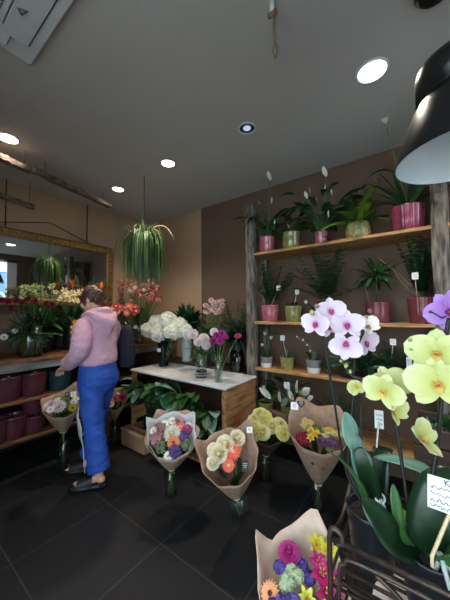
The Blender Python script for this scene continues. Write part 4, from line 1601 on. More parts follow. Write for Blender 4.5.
# A: white and kraft bouquet in front of the crate table
foot = at(171, 494, z=0.004)
ax = at(172, 437, t=1.95) - foot
hd = [('chrysanthemum', mum((236, 232, 220), (220, 216, 160)), .0, .1, .62, .055), ('gerbera', G((226, 140, 96), (150, 60, 40)), .05, -.25, .6, .04),
      ('gerbera', G((230, 120, 110), (240, 210, 170)), .28, .32, .68, .03), ('statice', cluster((92, 70, 140), (76, 56, 120), 22, .45, 5, 2), .08, -.5, .52, .034), ('statice', cluster((104, 80, 150), (76, 56, 120), 22, .45, 5, 2), .38, .0, .6, .026),
      ('white_daisy', daisy((236, 234, 228), (200, 180, 90)), -.1, -.62, .5, .028), ('white_daisy', daisy((236, 234, 228), (200, 180, 90)), -.25, .42, .72, .028), ('white_daisy', daisy((236, 234, 228), (200, 180, 90)), .55, .28, .7, .026),
      ('pink_cluster', cluster((176, 130, 130), (140, 96, 100), 24, .4, 5, 6), -.48, .0, .6, .04), ('pink_cluster', cluster((166, 116, 120), (140, 96, 100), 24, .4, 5, 6), -.4, .3, .66, .035), ('pink_cluster', cluster((180, 80, 130), (140, 60, 100), 40, .3, 4, 6), .5, .2, .66, .03),
      ('grey_foliage_head', cluster((120, 132, 104), (90, 100, 76), 22, .45, 4, 8), .45, -.3, .54, .03), ('grey_foliage_head', cluster((120, 132, 104), (90, 100, 76), 22, .45, 4, 8), -.35, -.3, .54, .03), ('white_daisy', daisy((236, 234, 228), (200, 180, 90)), .0, .55, .72, .028), ('white_daisy', daisy((236, 234, 228), (200, 180, 90)), -.6, .2, .68, .026), ('chrysanthemum', mum((214, 170, 176), (190, 140, 150)), .2, .55, .7, .035)]
hd = [(n_, m_, u_ * 1.12, w_ * 1.05, h_ + .04, s_ * 1.28) for n_, m_, u_, w_, h_, s_ in hd]
t, w0, a_, e1, e2 = bouquet(foot, ax, None, .2, .35, 'kraft', hd, 'bouquet in white and kraft paper with an orange gerbera, below the crate table', [(2.5, .14, .5), (3.7, .16, .5), (1.6, .1, .5), (4.9, .08, .5)], liner='whitepaper', open_front=.72)
vase('glass_vase', V((foot.x, foot.y, 0)), cyl(.045, .05, .2), 'glass', 'clear glass on the floor under the white and kraft bouquet', group='floor vases')

# B: cream rose and coral gerbera bouquet
foot = at(239.5, 514, z=0.004)
ax = at(230, 460, t=1.70) - foot
hd = [('rose', rose((244, 236, 212), (240, 226, 180)), -.28, .02, .66, .045), ('rose', rose((244, 238, 218), (242, 228, 186)), -.05, .25, .7, .045), ('rose', rose((244, 236, 212), (240, 226, 180)), .35, .35, .72, .042),
      ('rose', rose((244, 238, 218), (242, 228, 186)), -.48, -.15, .6, .035), ('rose', rose((244, 238, 218), (242, 228, 186)), -.42, .2, .66, .035),
      ('gerbera', G((236, 112, 88), (250, 200, 140)), .15, .0, .66, .045), ('gerbera', G((236, 120, 96), (250, 200, 140)), -.05, -.32, .58, .036), ('gerbera', G((240, 150, 120), (250, 200, 140)), .3, .12, .66, .03)]
hd = [(n_, m_, u_ * 1.1 - .02, w_ + .08, h_ + .1, s_ * 1.2) for n_, m_, u_, w_, h_, s_ in hd]
t, w0, a_, e1, e2 = bouquet(foot, ax, None, .19, .42, 'kraft', hd, 'kraft bouquet of cream roses and coral gerberas with a black tag, in a bulbous vase', [(2.2, .30, .55), (4.4, .3, .5)], open_front=.86)
badge(t, at(245, 466, t=1.63), 'slate', .03, CAM_POS - foot)
badge(t, at(249.5, 430, t=1.72), 'card', .018, CAM_POS - foot)
vase('glass_vase', V((foot.x, foot.y, 0)), [(.05, 0), (.068, .02), (.08, .07), (.072, .13), (.05, .19), (.045, .21), (.042, .21), (.047, .19), (.068, .13), (.075, .07), (.06, .02), (.001, .012)], 'glass', 'bulbous clear glass vase on the floor under the coral gerbera bouquet', group='floor vases')

# C: yellow bouquet in dark wrap
foot = at(265, 478, z=0.004)
ax = at(267, 428, t=2.15) - foot
hd = []
rg = random.Random(8)
for k in range(20):
    u, w = rg.uniform(-.72, .72), rg.uniform(-.6, .6)
    hd.append(('chrysanthemum', carnation((232, 224, 150), (226, 212, 120)) if k % 2 else carnation((234, 230, 178), (222, 206, 130)), u, w, .74 + .06 * w, .058))
t, w0, a_, e1, e2 = bouquet(foot, ax, None, .17, .32, 'kraftdark', hd, 'pale yellow bouquet in dark paper at the foot of the plant shelving', [(2.2, .08, .7), (4.1, .12, .7)], open_front=.75)
badge(t, at(252.5, 428, t=2.08), 'card', .02, CAM_POS - foot)
vase('glass_vase', V((foot.x, foot.y, 0)), cyl(.05, .055, .22), 'glass', 'glass on the floor holding the pale yellow bouquet', group='floor vases')

# D: tall kraft bouquet
foot = at(318, 508, z=0.004)
ax = at(318, 432, t=1.88) - foot
hd = []
rg = random.Random(18)
for k in range(9): hd.append(('red_flower', cluster((150, 36, 66), (110, 24, 48), 40, .3, 4, 11), rg.uniform(-.62, -.2), rg.uniform(-.5, .05), .56, .032))
for k in range(7): hd.append(('alstroemeria', lily((220, 190, 60), (200, 150, 40)), rg.uniform(-.3, .1), rg.uniform(-.55, .3), .62, .035))
for k in range(7): hd.append(('statice', cluster((112, 74, 110), (90, 56, 90), 40, .3, 4, 12), rg.uniform(.05, .5), rg.uniform(-.35, .1), .58, .034))
for k in range(6): hd.append(('cream_cluster', cluster((212, 196, 130), (180, 160, 90), 30, .34, 4, 13), rg.uniform(.2, .7), rg.uniform(-.2, .35), .62, .03))
for k in range(4): hd.append(('cream_cluster', cluster((212, 190, 130), (180, 160, 90), 30, .34, 4, 13), rg.uniform(-.5, -.1), rg.uniform(.1, .4), .68, .028))
hd += [('sunflower', daisy((206, 160, 50), (60, 36, 20)), .4, .05, .64, .04), ('green_cluster', cluster((110, 130, 70), (80, 100, 50), 40, .3, 4, 15), .0, .15, .6, .045)]
t, w0, a_, e1, e2 = bouquet(foot, ax, None, .22, .47, 'kraft', hd, 'tall kraft bouquet of red, yellow and mauve flowers with a black heart tag', [(2.5, .14, .6), (3.8, .2, .7)], open_front=.78)
badge(t, at(294.5, 406, t=1.9), 'card', .026, CAM_POS - foot)
badge(t, at(301, 404, t=1.76), 'heart', .028, CAM_POS - foot)
vase('glass_vase', V((foot.x, foot.y, 0)), cyl(.055, .06, .24), 'glass', 'glass on the floor under the tall kraft bouquet with the heart tag', group='floor vases')

# left: white bouquet by the counter, and pink one behind the person
foot = V((-2.84, at(64, 450, x=-2.84).y, .004))
ax = at(63, 405, t=2.50) - foot
hd = [('white_daisy', daisy((236, 234, 228), (200, 190, 120)), u, w, .62, .03) for u, w in ((-.2, .5), (.15, .45), (.5, .3), (-.45, -.3), (.0, .1), (.4, .0))]
hd += [('chrysanthemum', mum((222, 206, 208), (200, 180, 180)), -.45, .05, .6, .055), ('chrysanthemum', mum((232, 224, 220), (210, 200, 190)), -.15, -.15, .6, .055), ('gerbera', G((196, 170, 60), (120, 80, 30)), .35, -.35, .56, .035), ('green_cluster', cluster((110, 130, 70), (80, 100, 50), 40, .3, 4, 15), .1, .2, .6, .05)]
hd = [(n_, m_, u_ * 1.2, w_ * 1.1, h_ + .05, s_ * 1.2) for n_, m_, u_, w_, h_, s_ in hd]
t, w0, a_, e1, e2 = bouquet(foot, ax, None, .18, .32, 'kraft', hd, 'kraft bouquet of white daisies standing against the counter by the person', [(2.5, .34, .7), (4.3, .12, .6)], open_front=.7)
badge(t, at(73.5, 394, t=2.42), 'card', .022, CAM_POS - foot)
badge(t, at(67, 394.5, t=2.42), 'slate', .022, CAM_POS - foot)
vase('glass_vase', V((foot.x, foot.y, 0)), cyl(.05, .055, .22), 'glass', 'glass on the floor under the white daisy bouquet', group='floor vases')

foot = V((-2.83, 1.72, .004))
ax = at(115, 398, y=1.67) - foot
hd = [('gerbera', G((226, 150, 170), (150, 60, 60)), -.45, -.1, .6, .04), ('rose', rose((226, 170, 176), (206, 130, 150)), .05, .1, .62, .045), ('rose', rose((210, 90, 120), (186, 60, 90)), .5, .0, .6, .045), ('white_daisy', daisy((236, 234, 228), (200, 190, 120)), .2, .45, .66, .03), ('gerbera', G((230, 190, 150), (100, 60, 30)), -.25, -.45, .52, .038), ('rose', rose((226, 190, 190), (206, 150, 160)), -.2, .4, .64, .04)]
bouquet(foot, ax, None, .15, .28, 'kraft', hd, 'small pink bouquet on the floor between the person and the crate table', [(2.3, .15, .7), (4.0, .15, .6)])
vase('glass_vase', V((foot.x, foot.y, 0)), cyl(.05, .055, .22), 'glass', 'glass on the floor under the small pink bouquet', group='floor vases')

# cardboard box
p0, p1 = at(126, 437, z=0.0), at(146, 444, z=0.0)
cb = thing('cardboard_box', V((-2.42, 1.78, 0)), 'open brown cardboard box on the floor at the end of the crate table', 'box')
bx0, bx1, by0, by1, bh = -2.72, -2.31, 1.735, 1.838, .18
mb = MB('cardboard')
mb.box((bx0, by0, 0), (bx1, by0 + .006, bh), 0); mb.box((bx0, by1 - .006, 0), (bx1, by1, bh), 0)
mb.box((bx0, by0 + .006, 0), (bx0 + .006, by1 - .006, bh), 0); mb.box((bx1 - .006, by0 + .006, 0), (bx1, by1 - .006, bh), 0)
mb.box((bx0 + .006, by0 + .006, 0.001), (bx1 - .006, by1 - .006, .007), 0)
mb.build('carton', cb)
mb = MB('cardboard'); mb.box((bx0 + .01, by0 - .03, bh - .002), (bx1 - .01, by0 + .004, bh + .004), 0, Matrix.Rotation(R(35), 3, 'X')); mb.build('flap', cb)

# leafy plants inside the crate table
for i, (px, dy, H, L, W, lab, m) in enumerate(((150, .14, (.15, .45), (.18, .26), (.09, .12), 'rubber plant inside the crate table at the end near the person', ('leaf', 'leaflit', 'leafdark')),
                                               (170, .13, (.12, .45), (.18, .26), (.09, .12), 'broad leaved plant inside the crate table behind the white and kraft bouquet', ('leaf', 'leaflit', 'leafdark')),
                                               (192, .12, (.12, .45), (.2, .28), (.08, .11), 'broad leaved plant inside the crate table under the pale peonies', ('leaf', 'leaf', 'leaflit')),
                                               (212, .16, (.1, .32), (.18, .26), (.09, .12), 'rubber plant with big oval leaves beside the crate table\'s planked side', ('leaf', 'leaflit', 'leaf')))):
    y = ty0 + dy
    c = V((min(at(px, 400, y=y).x, tx1 - .17), y, .087))
    t = thing('leafy_plant', c, lab, 'potted plant', 'plants inside the crate table')
    pot(t, c, .08, .065, .15, 'potblack')
    stalked(t, c + UP * .13, 30, H, L, W, m, 110 + i, .32, az=(PI * 1.0, PI * 2.0))
    if i == 0:
        put('white_flower', spathe((230, 228, 214), (210, 200, 150)), t, at(136, 408, y=ty0 + .06), UP, .05)
t = thing('crimson_bloom', at(223, 440, y=ty0 + .02), 'small crimson bloom hanging at the open front corner of the crate table', 'flower')
c = V((tx1 - .13, ty0 + .02, at(223, 440, y=ty0 + .02).z))
t.location = c
mb = MB(P((176, 44, 74)))
for d in fib(26, -.9): mb.leaf(c + d * .02, d + UP * .4, .05, .03, .2, .3, 'lance', 3)
mb.build('bloom', t)
mb = MB('stem'); mb.tube(curve([c, c + V((.01, .03, -.1)), V((c.x, c.y + .05, .088))], 5), .004, 5); mb.build('stem', t)

# ------------------------------------------------------------------ foreground bouquet in kraft paper
foot = V((-.37, .90, .12))
ax = at(302, 588, t=.87) - foot
hd = [('gerbera', G((240, 168, 120), (70, 30, 24)), -.62, -.35, .66, .034), ('magenta_carnation', carnation((190, 60, 140), (170, 40, 120)), -.3, .36, .78, .036),
      ('pink_alstroemeria', lily((200, 40, 120), (230, 200, 80)), .4, .12, .78, .045), ('pink_alstroemeria', lily((196, 30, 110), (230, 200, 80)), .48, -.12, .74, .045), ('pink_alstroemeria', lily((190, 40, 120), (230, 200, 80)), .34, .3, .8, .04), ('pink_alstroemeria', lily((190, 40, 120), (230, 200, 80)), .62, .05, .76, .04),
      ('yellow_alstroemeria', lily((222, 214, 60), (200, 120, 40)), .3, .62, .84, .04), ('yellow_alstroemeria', lily((226, 220, 80), (200, 120, 40)), .55, .55, .84, .04), ('yellow_alstroemeria', lily((226, 224, 90), (200, 120, 40)), .1, -.25, .68, .034), ('yellow_alstroemeria', lily((222, 214, 60), (200, 120, 40)), .42, -.38, .66, .036), ('yellow_alstroemeria', lily((222, 214, 60), (200, 120, 40)), .0, -.62, .62, .036), ('yellow_alstroemeria', lily((222, 214, 60), (200, 120, 40)), -.05, -.78, .6, .036),
      ('green_cluster', cluster((190, 204, 168), (140, 160, 110), 34, .4, 5, 21), -.22, .02, .74, .022), ('green_cluster', cluster((190, 204, 168), (140, 160, 110), 34, .4, 5, 22), -.1, .0, .74, .02), ('green_cluster', cluster((190, 204, 168), (140, 160, 110), 34, .4, 5, 22), -.3, -.14, .7, .026)]
rg = random.Random(44)
for (u, w) in ((.0, .25), (.1, .12), (-.1, .4), (-.3, -.5), (-.42, -.62), (-.2, -.42), (.3, -.62), (.5, -.7), (.15, -.5), (.65, -.2), (.7, -.42), (-.5, .12), (.2, -.8), (-.3, -.8), (.75, -.65)):
    for q in range(2):
        hd.append(('purple_statice', cluster(((112, 90, 176), (94, 76, 150))[q], (74, 60, 130), 34, .42, 5, rg.randrange(20, 24)), u + rg.uniform(-.1, .1), w + rg.uniform(-.1, .1), .7 + .1 * w, rg.uniform(.017, .024)))
PEAK_E = [(2.9, .26, .75), (4.5, .3, .5)]
t, w0, a_, e1, e2 = bouquet(foot, ax, None, .155, .36, 'kraftpale', hd, 'large pale kraft bouquet of purple, magenta and yellow flowers beside the wire rack', PEAK_E, open_front=.66)
t, c = None, V((foot.x, foot.y, 0))
vase('florist_bucket', c, cyl(.1, .12, .3), 'potblack', 'black florist bucket on the floor under the large foreground bouquet', 'bucket')
foot2 = V((-.02, .83, .31))
hd = [('purple_statice', cluster((112, 84, 190), (84, 62, 160), 46, .34, 4, 21), u, w, .7, .035) for u, w in ((-.3, .2), (.1, -.2), (-.5, -.2), (.4, .1), (-.1, -.5), (.6, .4), (-.6, .3))]
hd += [('magenta_flower', tulip((200, 40, 110)), -.2, .45, .78, .028), ('magenta_flower', tulip((200, 40, 110)), .2, .3, .74, .026), ('yellow_alstroemeria', lily((222, 214, 60), (200, 120, 40)), .1, .05, .7, .034), ('yellow_alstroemeria', lily((222, 214, 60), (200, 120, 40)), -.4, -.1, .68, .034)]

# ------------------------------------------------------------------ wrought iron rack
RX0, RX1, RY0, RY1, RZ = -.2, .46, .70, .96, .89
rk = thing('iron_plant_rack', ((RX0 + RX1) / 2, (RY0 + RY1) / 2, 0), 'dark wrought iron plant rack with curled ends holding the orchid pots', 'rack')
for (x, y, top) in ((RX0, RY0, RZ), (RX1, RY0, RZ), (RX0, RY1, RZ + .03), (RX1, RY1, RZ + .03)):
    mb = MB('iron')
    sgn = 1 if x == RX0 else -1
    mb.tube([V((x, y, 0)), V((x, y, top - .03))] + curve([V((x, y, top)), V((x + sgn * .008, y, top + .025)), V((x + sgn * .028, y, top + .02)), V((x + sgn * .03, y, top)), V((x + sgn * .018, y, top - .006))], 4), .0065, 8)
    mb.build('post', rk)
mb = MB('iron'); mb.tube([V((RX0, RY0, RZ)), V((RX1, RY0, RZ))], .0065, 8); mb.build('front_rail', rk)
mb = MB('iron'); mb.tube([V((RX0, RY1, RZ)), V((RX1, RY1, RZ))], .006, 8); mb.build('back_rail', rk)
for x in (RX0, RX1):
    mb = MB('iron'); mb.tube(curve([V((x, RY0, RZ)), V((x, (RY0 + RY1) / 2, RZ - .03)), V((x, RY1, RZ + .01))], 8), .006, 8); mb.build('side_rail', rk)
    for z in (.80, .71, .62): 
        mb = MB('iron'); mb.tube([V((x, RY0, z)), V((x, RY1, z))], .004, 6); mb.build('side_bar', rk)
# front panel: rounded inner frame, bars, scrolls
mb = MB('iron')
mb.tube(curve([V((RX0 + .02, RY0, .52)), V((RX0 + .02, RY0, .80)), V((RX0 + .035, RY0, .845)), V((RX0 + .07, RY0, .862)), V((RX0 + .3, RY0, .862)), V((RX1 - .07, RY0, .862)), V((RX1 - .035, RY0, .845)), V((RX1 - .02, RY0, .80)), V((RX1 - .02, RY0, .52))], 8), .005, 8)
mb.build('inner_frame', rk)
for z in (.83, .795, .755, .71, .66):
    mb = MB('iron'); mb.tube([V((RX0 + .022, RY0, z)), V((RX1 - .022, RY0, z))], .0035, 6); mb.build('front_bar', rk)
for x in (RX0 + .10, RX0 + .36):
    mb = MB('iron')
    mb.tube(curve([V((x, RY0 - .004, .86)), V((x + .05, RY0 - .004, .83)), V((x + .075, RY0 - .004, .77)), V((x + .06, RY0 - .004, .71)), V((x + .02, RY0 - .004, .70)), V((x + .005, RY0 - .004, .735)), V((x + .03, RY0 - .004, .755))], 8), .005, 8)
    mb.build('scroll', rk)
mb = MB('iron')
for k in range(9):
    y = RY0 + .02 + k * (RY1 - RY0 - .04) / 8
    mb.tube([V((RX0, y, .762)), V((RX1, y, .762))], .004, 6)
mb.build('wire_tier', rk)
mb = MB('iron')
for k in range(9):
    y = RY0 + .02 + k * (RY1 - RY0 - .04) / 8
    mb.tube([V((RX0, y, .3)), V((RX1, y, .3))], .004, 6)
mb.build('wire_tier', rk)
PT = .767
t, w0, a_, e1, e2 = bouquet(foot2, V((-.02, .0, .6)), .13, .1, .26, 'kraftpale', hd, 'bouquet of purple and magenta flowers inside the iron rack, seen through its bars', [(2.2, .1, .7), (4.1, .1, .7)], name='wrapped_bouquet')

# ------------------------------------------------------------------ orchids
def orchid_leaf(root, pts, w, m, shape='strap', upv=None, fold=.18, name='leaf'):
    """thick leaf swept along points"""
    pts = curve(pts, 6)
    n = len(pts) - 1
    mb = MB(m)
    rows = []
    for i, p in enumerate(pts):
        u = i / n
        d = (pts[min(n, i + 1)] - pts[max(0, i - 1)]).normalized()
        up = V(upv) if upv is not None else UP
        s = d.cross(up).normalized()
        nm = s.cross(d).normalized()
        ww = w / 2 * min(1, .35 + 2.4 * u) * (max(0.0, 1 - max(0, (u - .55) / .45) ** 2.4)) ** .6
        ww = max(ww, .002)
        rows.append([p + s * (ww * k) + nm * (abs(k) ** 1.5 * fold * ww) for k in (-1, -.5, 0, .5, 1)])
    vs = [[mb.bm.verts.new(q) for q in r] for r in rows]
    for i in range(n):
        for j in range(4): mb.face([vs[i][j], vs[i][j + 1], vs[i + 1][j + 1], vs[i + 1][j]])
    return mb.build(name, root, solid=.0025)


def spike(root, pts, r=.0036, m='darkstem', name='flower_spike'):
    mb = MB(m); mb.tube(curve(pts, 8), r, 7); return mb.build(name, root)


def tc(p, dx=0.0, dy=0.0):
    """direction from p to the shop floor's viewer, nudged right and up"""
    d = (CAM_POS - V(p)).normalized()
    r_ = CAM_R @ V((1, 0, 0))
    u_ = CAM_R @ V((0, 1, 0))
    return (d + r_ * dx + u_ * dy).normalized()


# lilac orchid
pc = V((-.125, .835, PT))
o1 = thing('lilac_orchid', pc, 'white and lilac moth orchid with rosy centres in a black pot on the iron rack', 'orchid', 'moth orchids on the rack')
pot(o1, pc, .062, .048, .15, 'potblack')
top = pc + UP * .14
spike(o1, [top + V((-.02, .01, 0)), at(346, 470, t=.78), at(334, 400, t=.79), at(325, 345, t=.79), at(322, 322, t=.79), at(316, 312, t=.78), at(306, 302, t=.77)])
spike(o1, [top + V((.0, .01, 0)), at(349, 470, t=.78), at(353, 400, t=.79), at(355, 345, t=.79), at(359, 325, t=.78), at(369, 314, t=.77)])
mb = MB('darkstem')
mb.tube([top + V((.012, .0, 0)), at(362, 470, t=.75), at(360, 395, t=.78)], .003, 6); mb.build('support_stake', o1)
for (px, py, tt, s, dx, dy, sp, op) in ((331, 311, .775, .042, .15, .15, .1, 0), (316, 324, .78, .044, -.55, -.1, -.15, .1), (347, 325, .76, .047, .1, .05, .05, 0),
                                        (346, 345, .755, .046, -.1, -.25, 3.0, .05), (365, 343, .76, .043, .9, -.1, .2, .25), (329, 327, .80, .035, -.1, -.3, .4, .2)):
    p = at(px, py, t=tt)
    orchid_flower(o1, 'pink', p, tc(p, dx, dy), s, sp, op)
p = at(367, 327, t=.765); orchid_flower(o1, 'cream', p, tc(p, .5, .4), .036, .5, .5)
p = at(317, 343, t=.785); 
for (px, py, s, c) in ((306, 302, .011, (178, 170, 140)), (317, 306, .014, (170, 130, 120)), (312, 313, .015, (196, 190, 130)), (356, 319, .016, (206, 200, 170)), (370, 311, .014, (150, 104, 104)), (373, 317, .015, (176, 136, 110)), (366, 317, .012, (180, 150, 120))):
    put('bud', budmesh(c), o1, at(px, py, t=.768), rv(1) + UP * .6, s)
orchid_leaf(o1, [top + V((.0, -.01, -.01)), at(357, 455, t=.72), at(350, 435, t=.72), at(345, 412, t=.73)], .062, 'leaflit', upv=tc(top, .6, .5))
orchid_leaf(o1, [top + V((.01, .0, -.01)), at(364, 470, t=.70), at(361, 447, t=.71)], .06, 'orchleaf', upv=tc(top, -.2, .4))
orchid_leaf(o1, [top + V((-.005, -.01, -.01)), at(362, 490, t=.68), at(346, 466, t=.66), at(326, 449, t=.64)], .022, 'leaf', upv=UP)
orchid_leaf(o1, [top + V((.015, .0, -.01)), at(381, 457, t=.76), at(388, 448, t=.80)], .05, 'orchleaf', upv=UP)
mb = MB('white'); rp = at(380, 498, t=.70)
dq = tc(rp, .2, .2)
q = dq.to_track_quat('Z', 'Y')
mb.tube([rp + q @ V((.011 * math.cos(a / 16 * 2 * PI), .011 * math.sin(a / 16 * 2 * PI), 0)) for a in range(17)], .003, 6); mb.build('stake_clip', o1)
mb = MB('blackmatte'); mb.tube([rp - dq * .002, rp - UP * .04], .0025, 6); mb.build('clip_stem', o1)
price_card(o1, top, at(379, 419, t=.82), .03, .068, 'card')
for k in range(6):
    b = top + V((.03, -.02, 0)) + rv(.012)
    mb = MB('root'); mb.tube(curve([b, b + rv(.02) + UP * .02, b + rv(.03) - UP * .005], 4), .004, 6); mb.build('aerial_root', o1)

# yellow orchid
pc = V((.0, .80, PT))
o2 = thing('yellow_orchid', pc, 'pale yellow green moth orchid with two tall spikes on the iron rack', 'orchid', 'moth orchids on the rack')
pot(o2, pc, .065, .05, .13, 'potblack')
top = pc + UP * .115
spike(o2, [top + V((-.01, .0, 0)), at(410, 515, t=.64), at(401, 457, t=.66), at(396, 425, t=.67), at(390, 400, t=.68), at(370, 383, t=.72), at(352, 376, t=.75), at(345, 366, t=.76)], .0042)
spike(o2, [top + V((.012, .01, 0)), at(432, 490, t=.62), at(438, 440, t=.63), at(442, 395, t=.63), at(444, 350, t=.63), at(449, 318, t=.63)], .0046)
spike(o2, [at(439, 440, t=.63), at(428, 441, t=.62), at(422, 437, t=.61)], .0022)
for (px, py, tt, s, dx, dy, sp, op) in ((437, 354, .60, .062, -.1, .3, .0, .0), (438, 384, .585, .064, -.1, -.05, .1, .0), (384, 391, .66, .05, -.35, -.3, -.3, .15), (390, 384, .685, .05, .2, .35, .4, .1),
                                        (421, 440, .60, .047, .9, .35, .9, .45), (357, 387, .74, .033, -.2, -.1, .5, .8), (392, 411, .66, .04, .85, -.1, .3, .55)):
    p = at(px, py, t=tt)
    orchid_flower(o2, 'yellow', p, tc(p, dx, dy), s, sp, op)
for (px, py, s) in ((346, 366, .012), (341, 361, .009), (350, 372, .012), (411, 350, .01), (410, 340, .009)):
    put('bud', budmesh((176, 192, 96)), o2, at(px, py, t=.755 if px < 400 else .63), rv(1) + UP * .6, s)
orchid_leaf(o2, [top + V((.0, .01, -.01)), at(432, 482, t=.66), at(404, 463, t=.70), at(374, 457, t=.74)], .055, 'leaflit', upv=UP)
orchid_leaf(o2, [top + V((.02, .0, -.01)), at(430, 530, t=.60), at(438, 495, t=.60), at(452, 468, t=.62)], .09, 'orchleaf', upv=tc(top, -.3, .5))
orchid_leaf(o2, [top + V((-.01, -.01, -.01)), at(398, 545, t=.60), at(380, 520, t=.61), at(362, 499, t=.63)], .058, 'orchleaf', upv=tc(top, -.1, .9))
orchid_leaf(o2, [top + V((-.015, .0, -.01)), at(402, 535, t=.62), at(396, 505, t=.63), at(393, 484, t=.64)], .024, 'leaf', upv=tc(top, .3, .2))
orchid_leaf(o2, [top + V((.03, -.01, -.01)), at(440, 560, t=.57), at(452, 552, t=.55), at(470, 560, t=.53)], .05, 'leaf', upv=UP)
for k in range(8):
    b = top + V((.03, -.03, .01)) + rv(.014)
    mb = MB('root'); mb.tube(curve([b, b + rv(.025) + UP * .022, b + rv(.035) + V((.02, -.01, -.005))], 4), .005, 6); mb.build('aerial_root', o2)
mb = MB('leafbright', 'soil')
rosette(o2, top + V((-.035, .03, -.01)), 9, (.03, .06), (.015, .025), ('leafbright',), (20, 85), (.3, 1.0), seed=121, name='small_leaves')

# purple orchid mostly out of the picture
pc = V((.2, .84, PT))
o3 = thing('purple_orchid', pc, 'purple moth orchid half cut by the picture edge above the yellow one', 'orchid', 'moth orchids on the rack')
pot(o3, pc, .06, .048, .14, 'potblack')
spike(o3, [pc + UP * .12, at(476, 440, t=.66), at(470, 350, t=.67), at(458, 312, t=.67)], .0032)
for (px, py, s, dx, dy, sp) in ((449, 311, .052, -.25, -.1, .5), (470, 300, .05, .2, .1, .1)):
    p = at(px, py, t=.665)
    orchid_flower(o3, 'purple', p, tc(p, dx, dy), s, sp)
put('bud', budmesh((90, 50, 90)), o3, at(430, 312, t=.665), rv(1), .007)
mb = MB('darkstem'); mb.tube([at(458, 312, t=.67), at(442, 318, t=.668), at(430, 311, t=.665)], .0018, 5); mb.build('flower_spike', o3)
orchid_leaf(o3, [pc + UP * .12, pc + V((.1, -.05, .2)), pc + V((.18, -.1, .22))], .06, 'orchleaf')

# hand written sign on a stick
sp = at(449, 497, t=.50)
sb = at(432, 556, t=.515)
sg = thing('plant_sign', sb, 'white hand written card on a pale wooden stick before the big orchid leaf', 'sign')
mb = MB('stick'); mb.tube([sb - UP * .02, sb, sp - UP * .03, sp], .0035, 6); mb.build('stick', sg)
dirn = tc(sp, -.1, .1)
r_ = (CAM_R @ V((1, 0, 0)))
ux = (r_ - dirn * r_.dot(dirn)).normalized()
uy = dirn.cross(ux)
ux, uy = (ux * math.cos(R(-24)) + uy * math.sin(R(-24))), (uy * math.cos(R(-24)) - ux * math.sin(R(-24)))
mb = MB('card')
mb.box((-.032, -.028, -.0006), (.032, .028, .0006), .0003)
M3 = Matrix((ux, uy, dirn)).transposed()
sp = sp + dirn * .005
for v in mb.bm.verts: v.co = M3 @ v.co + sp
mb.build('card', sg)
mb = MB('ink')
rg = random.Random(4)
mb.tube([sp + M3 @ V((x, y, .0014)) for x, y in ((-.006, .026), (-.004, .016), (-.005, .021), (.001, .026), (-.004, .021), (.003, .016))], .0009, 4)
mb.tube([sp + M3 @ V((x, y, .0014)) for x, y in ((.008, .017), (.012, .022), (.014, .017), (.009, .018), (.018, .018), (.024, .022))], .0009, 4)
for row in range(4):
    y = .008 - row * .0105
    x = -.028
    pts = []
    while x < .028:
        pts.append(sp + M3 @ V((x, y + rg.uniform(-.003, .0035), .0014)))
        x += rg.uniform(.0016, .003)
    mb.tube(pts, .0006, 4)
mb.build('handwriting', sg)

# ------------------------------------------------------------------ person
def remesh(mb, name, voxel, parent, it=2, noise_amp=0.0, nscale=8, keep=None):
    o = mb.build(name, None)
    md = o.modifiers.new('r', 'REMESH'); md.mode = 'VOXEL'; md.voxel_size = voxel; md.use_smooth_shade = True
    if it:
        ms = o.modifiers.new('s', 'SMOOTH'); ms.iterations = it; ms.factor = .5
    bpy.context.view_layer.update()
    me = bpy.data.meshes.new_from_object(o.evaluated_get(bpy.context.evaluated_depsgraph_get()))
    mats = list(o.data.materials)
    bpy.data.objects.remove(o)
    me.materials.clear()
    for m in mats: me.materials.append(m)
    if noise_amp:
        for v in me.vertices:
            p = v.co * nscale
            k = mnoise.noise(V((p.x, p.y, p.z * 1.8))) + .5 * mnoise.noise(V((p.x * 2.3, p.y * 2.3, p.z * 4)))
            v.co += v.normal * k * noise_amp
    for p in me.polygons: p.use_smooth = True
    n = bpy.data.objects.new(name, me)
    COL.objects.link(n)
    n.parent = parent
    return n


def ring(c, rx, ry, n=20, tilt=0.0):
    c = V(c)
    return [c + V((rx * math.cos(2 * PI * k / n), ry * math.sin(2 * PI * k / n), tilt * math.sin(2 * PI * k / n))) for k in range(n)]


SKIN = M('skin', (214, 164, 142), .5, var=.05)
HAIR = M('dark_hair', (52, 28, 24), .45, c2=(86, 46, 38), scale=30, stretch=(1, 1, 5))
HOOD = M('pink_fleece', (206, 160, 182), .9, var=.05, scale=60, bump=.25, bscale=120)
PANT = M('blue_cloth', (36, 78, 168), .75, var=.08, scale=14, bump=.2, bscale=30)
fp = at(97, 478, z=0)
pr = thing('person', V((fp.x, fp.y, 0)), 'person in a pink hooded sweatshirt and blue trousers standing at the counter, seen from behind', 'person')
pr.rotation_euler = (0, 0, R(-76))
pr.scale = (.97, .97, 1.0)

FL, FR = V((.08, .10, 0)), V((-.06, -.17, 0))
FROT = {1: R(34), -1: R(30)}
hips = V((0, 0, .93))
HC = V((0.015, -.085, 1.572))
HM = (Matrix.Rotation(R(16), 3, 'Z') @ Matrix.Rotation(R(26), 3, 'X'))


def hl(x, y, z): return HC + HM @ V((x, y, z))


arms = {1: [V((.16, -.005, 1.335)), V((.22, .02, 1.14)), V((.17, -.20, .995))], -1: [V((-.16, -.005, 1.335)), V((-.225, -.10, 1.15)), V((-.13, -.34, 1.03))]}
mb = MB(SKIN)
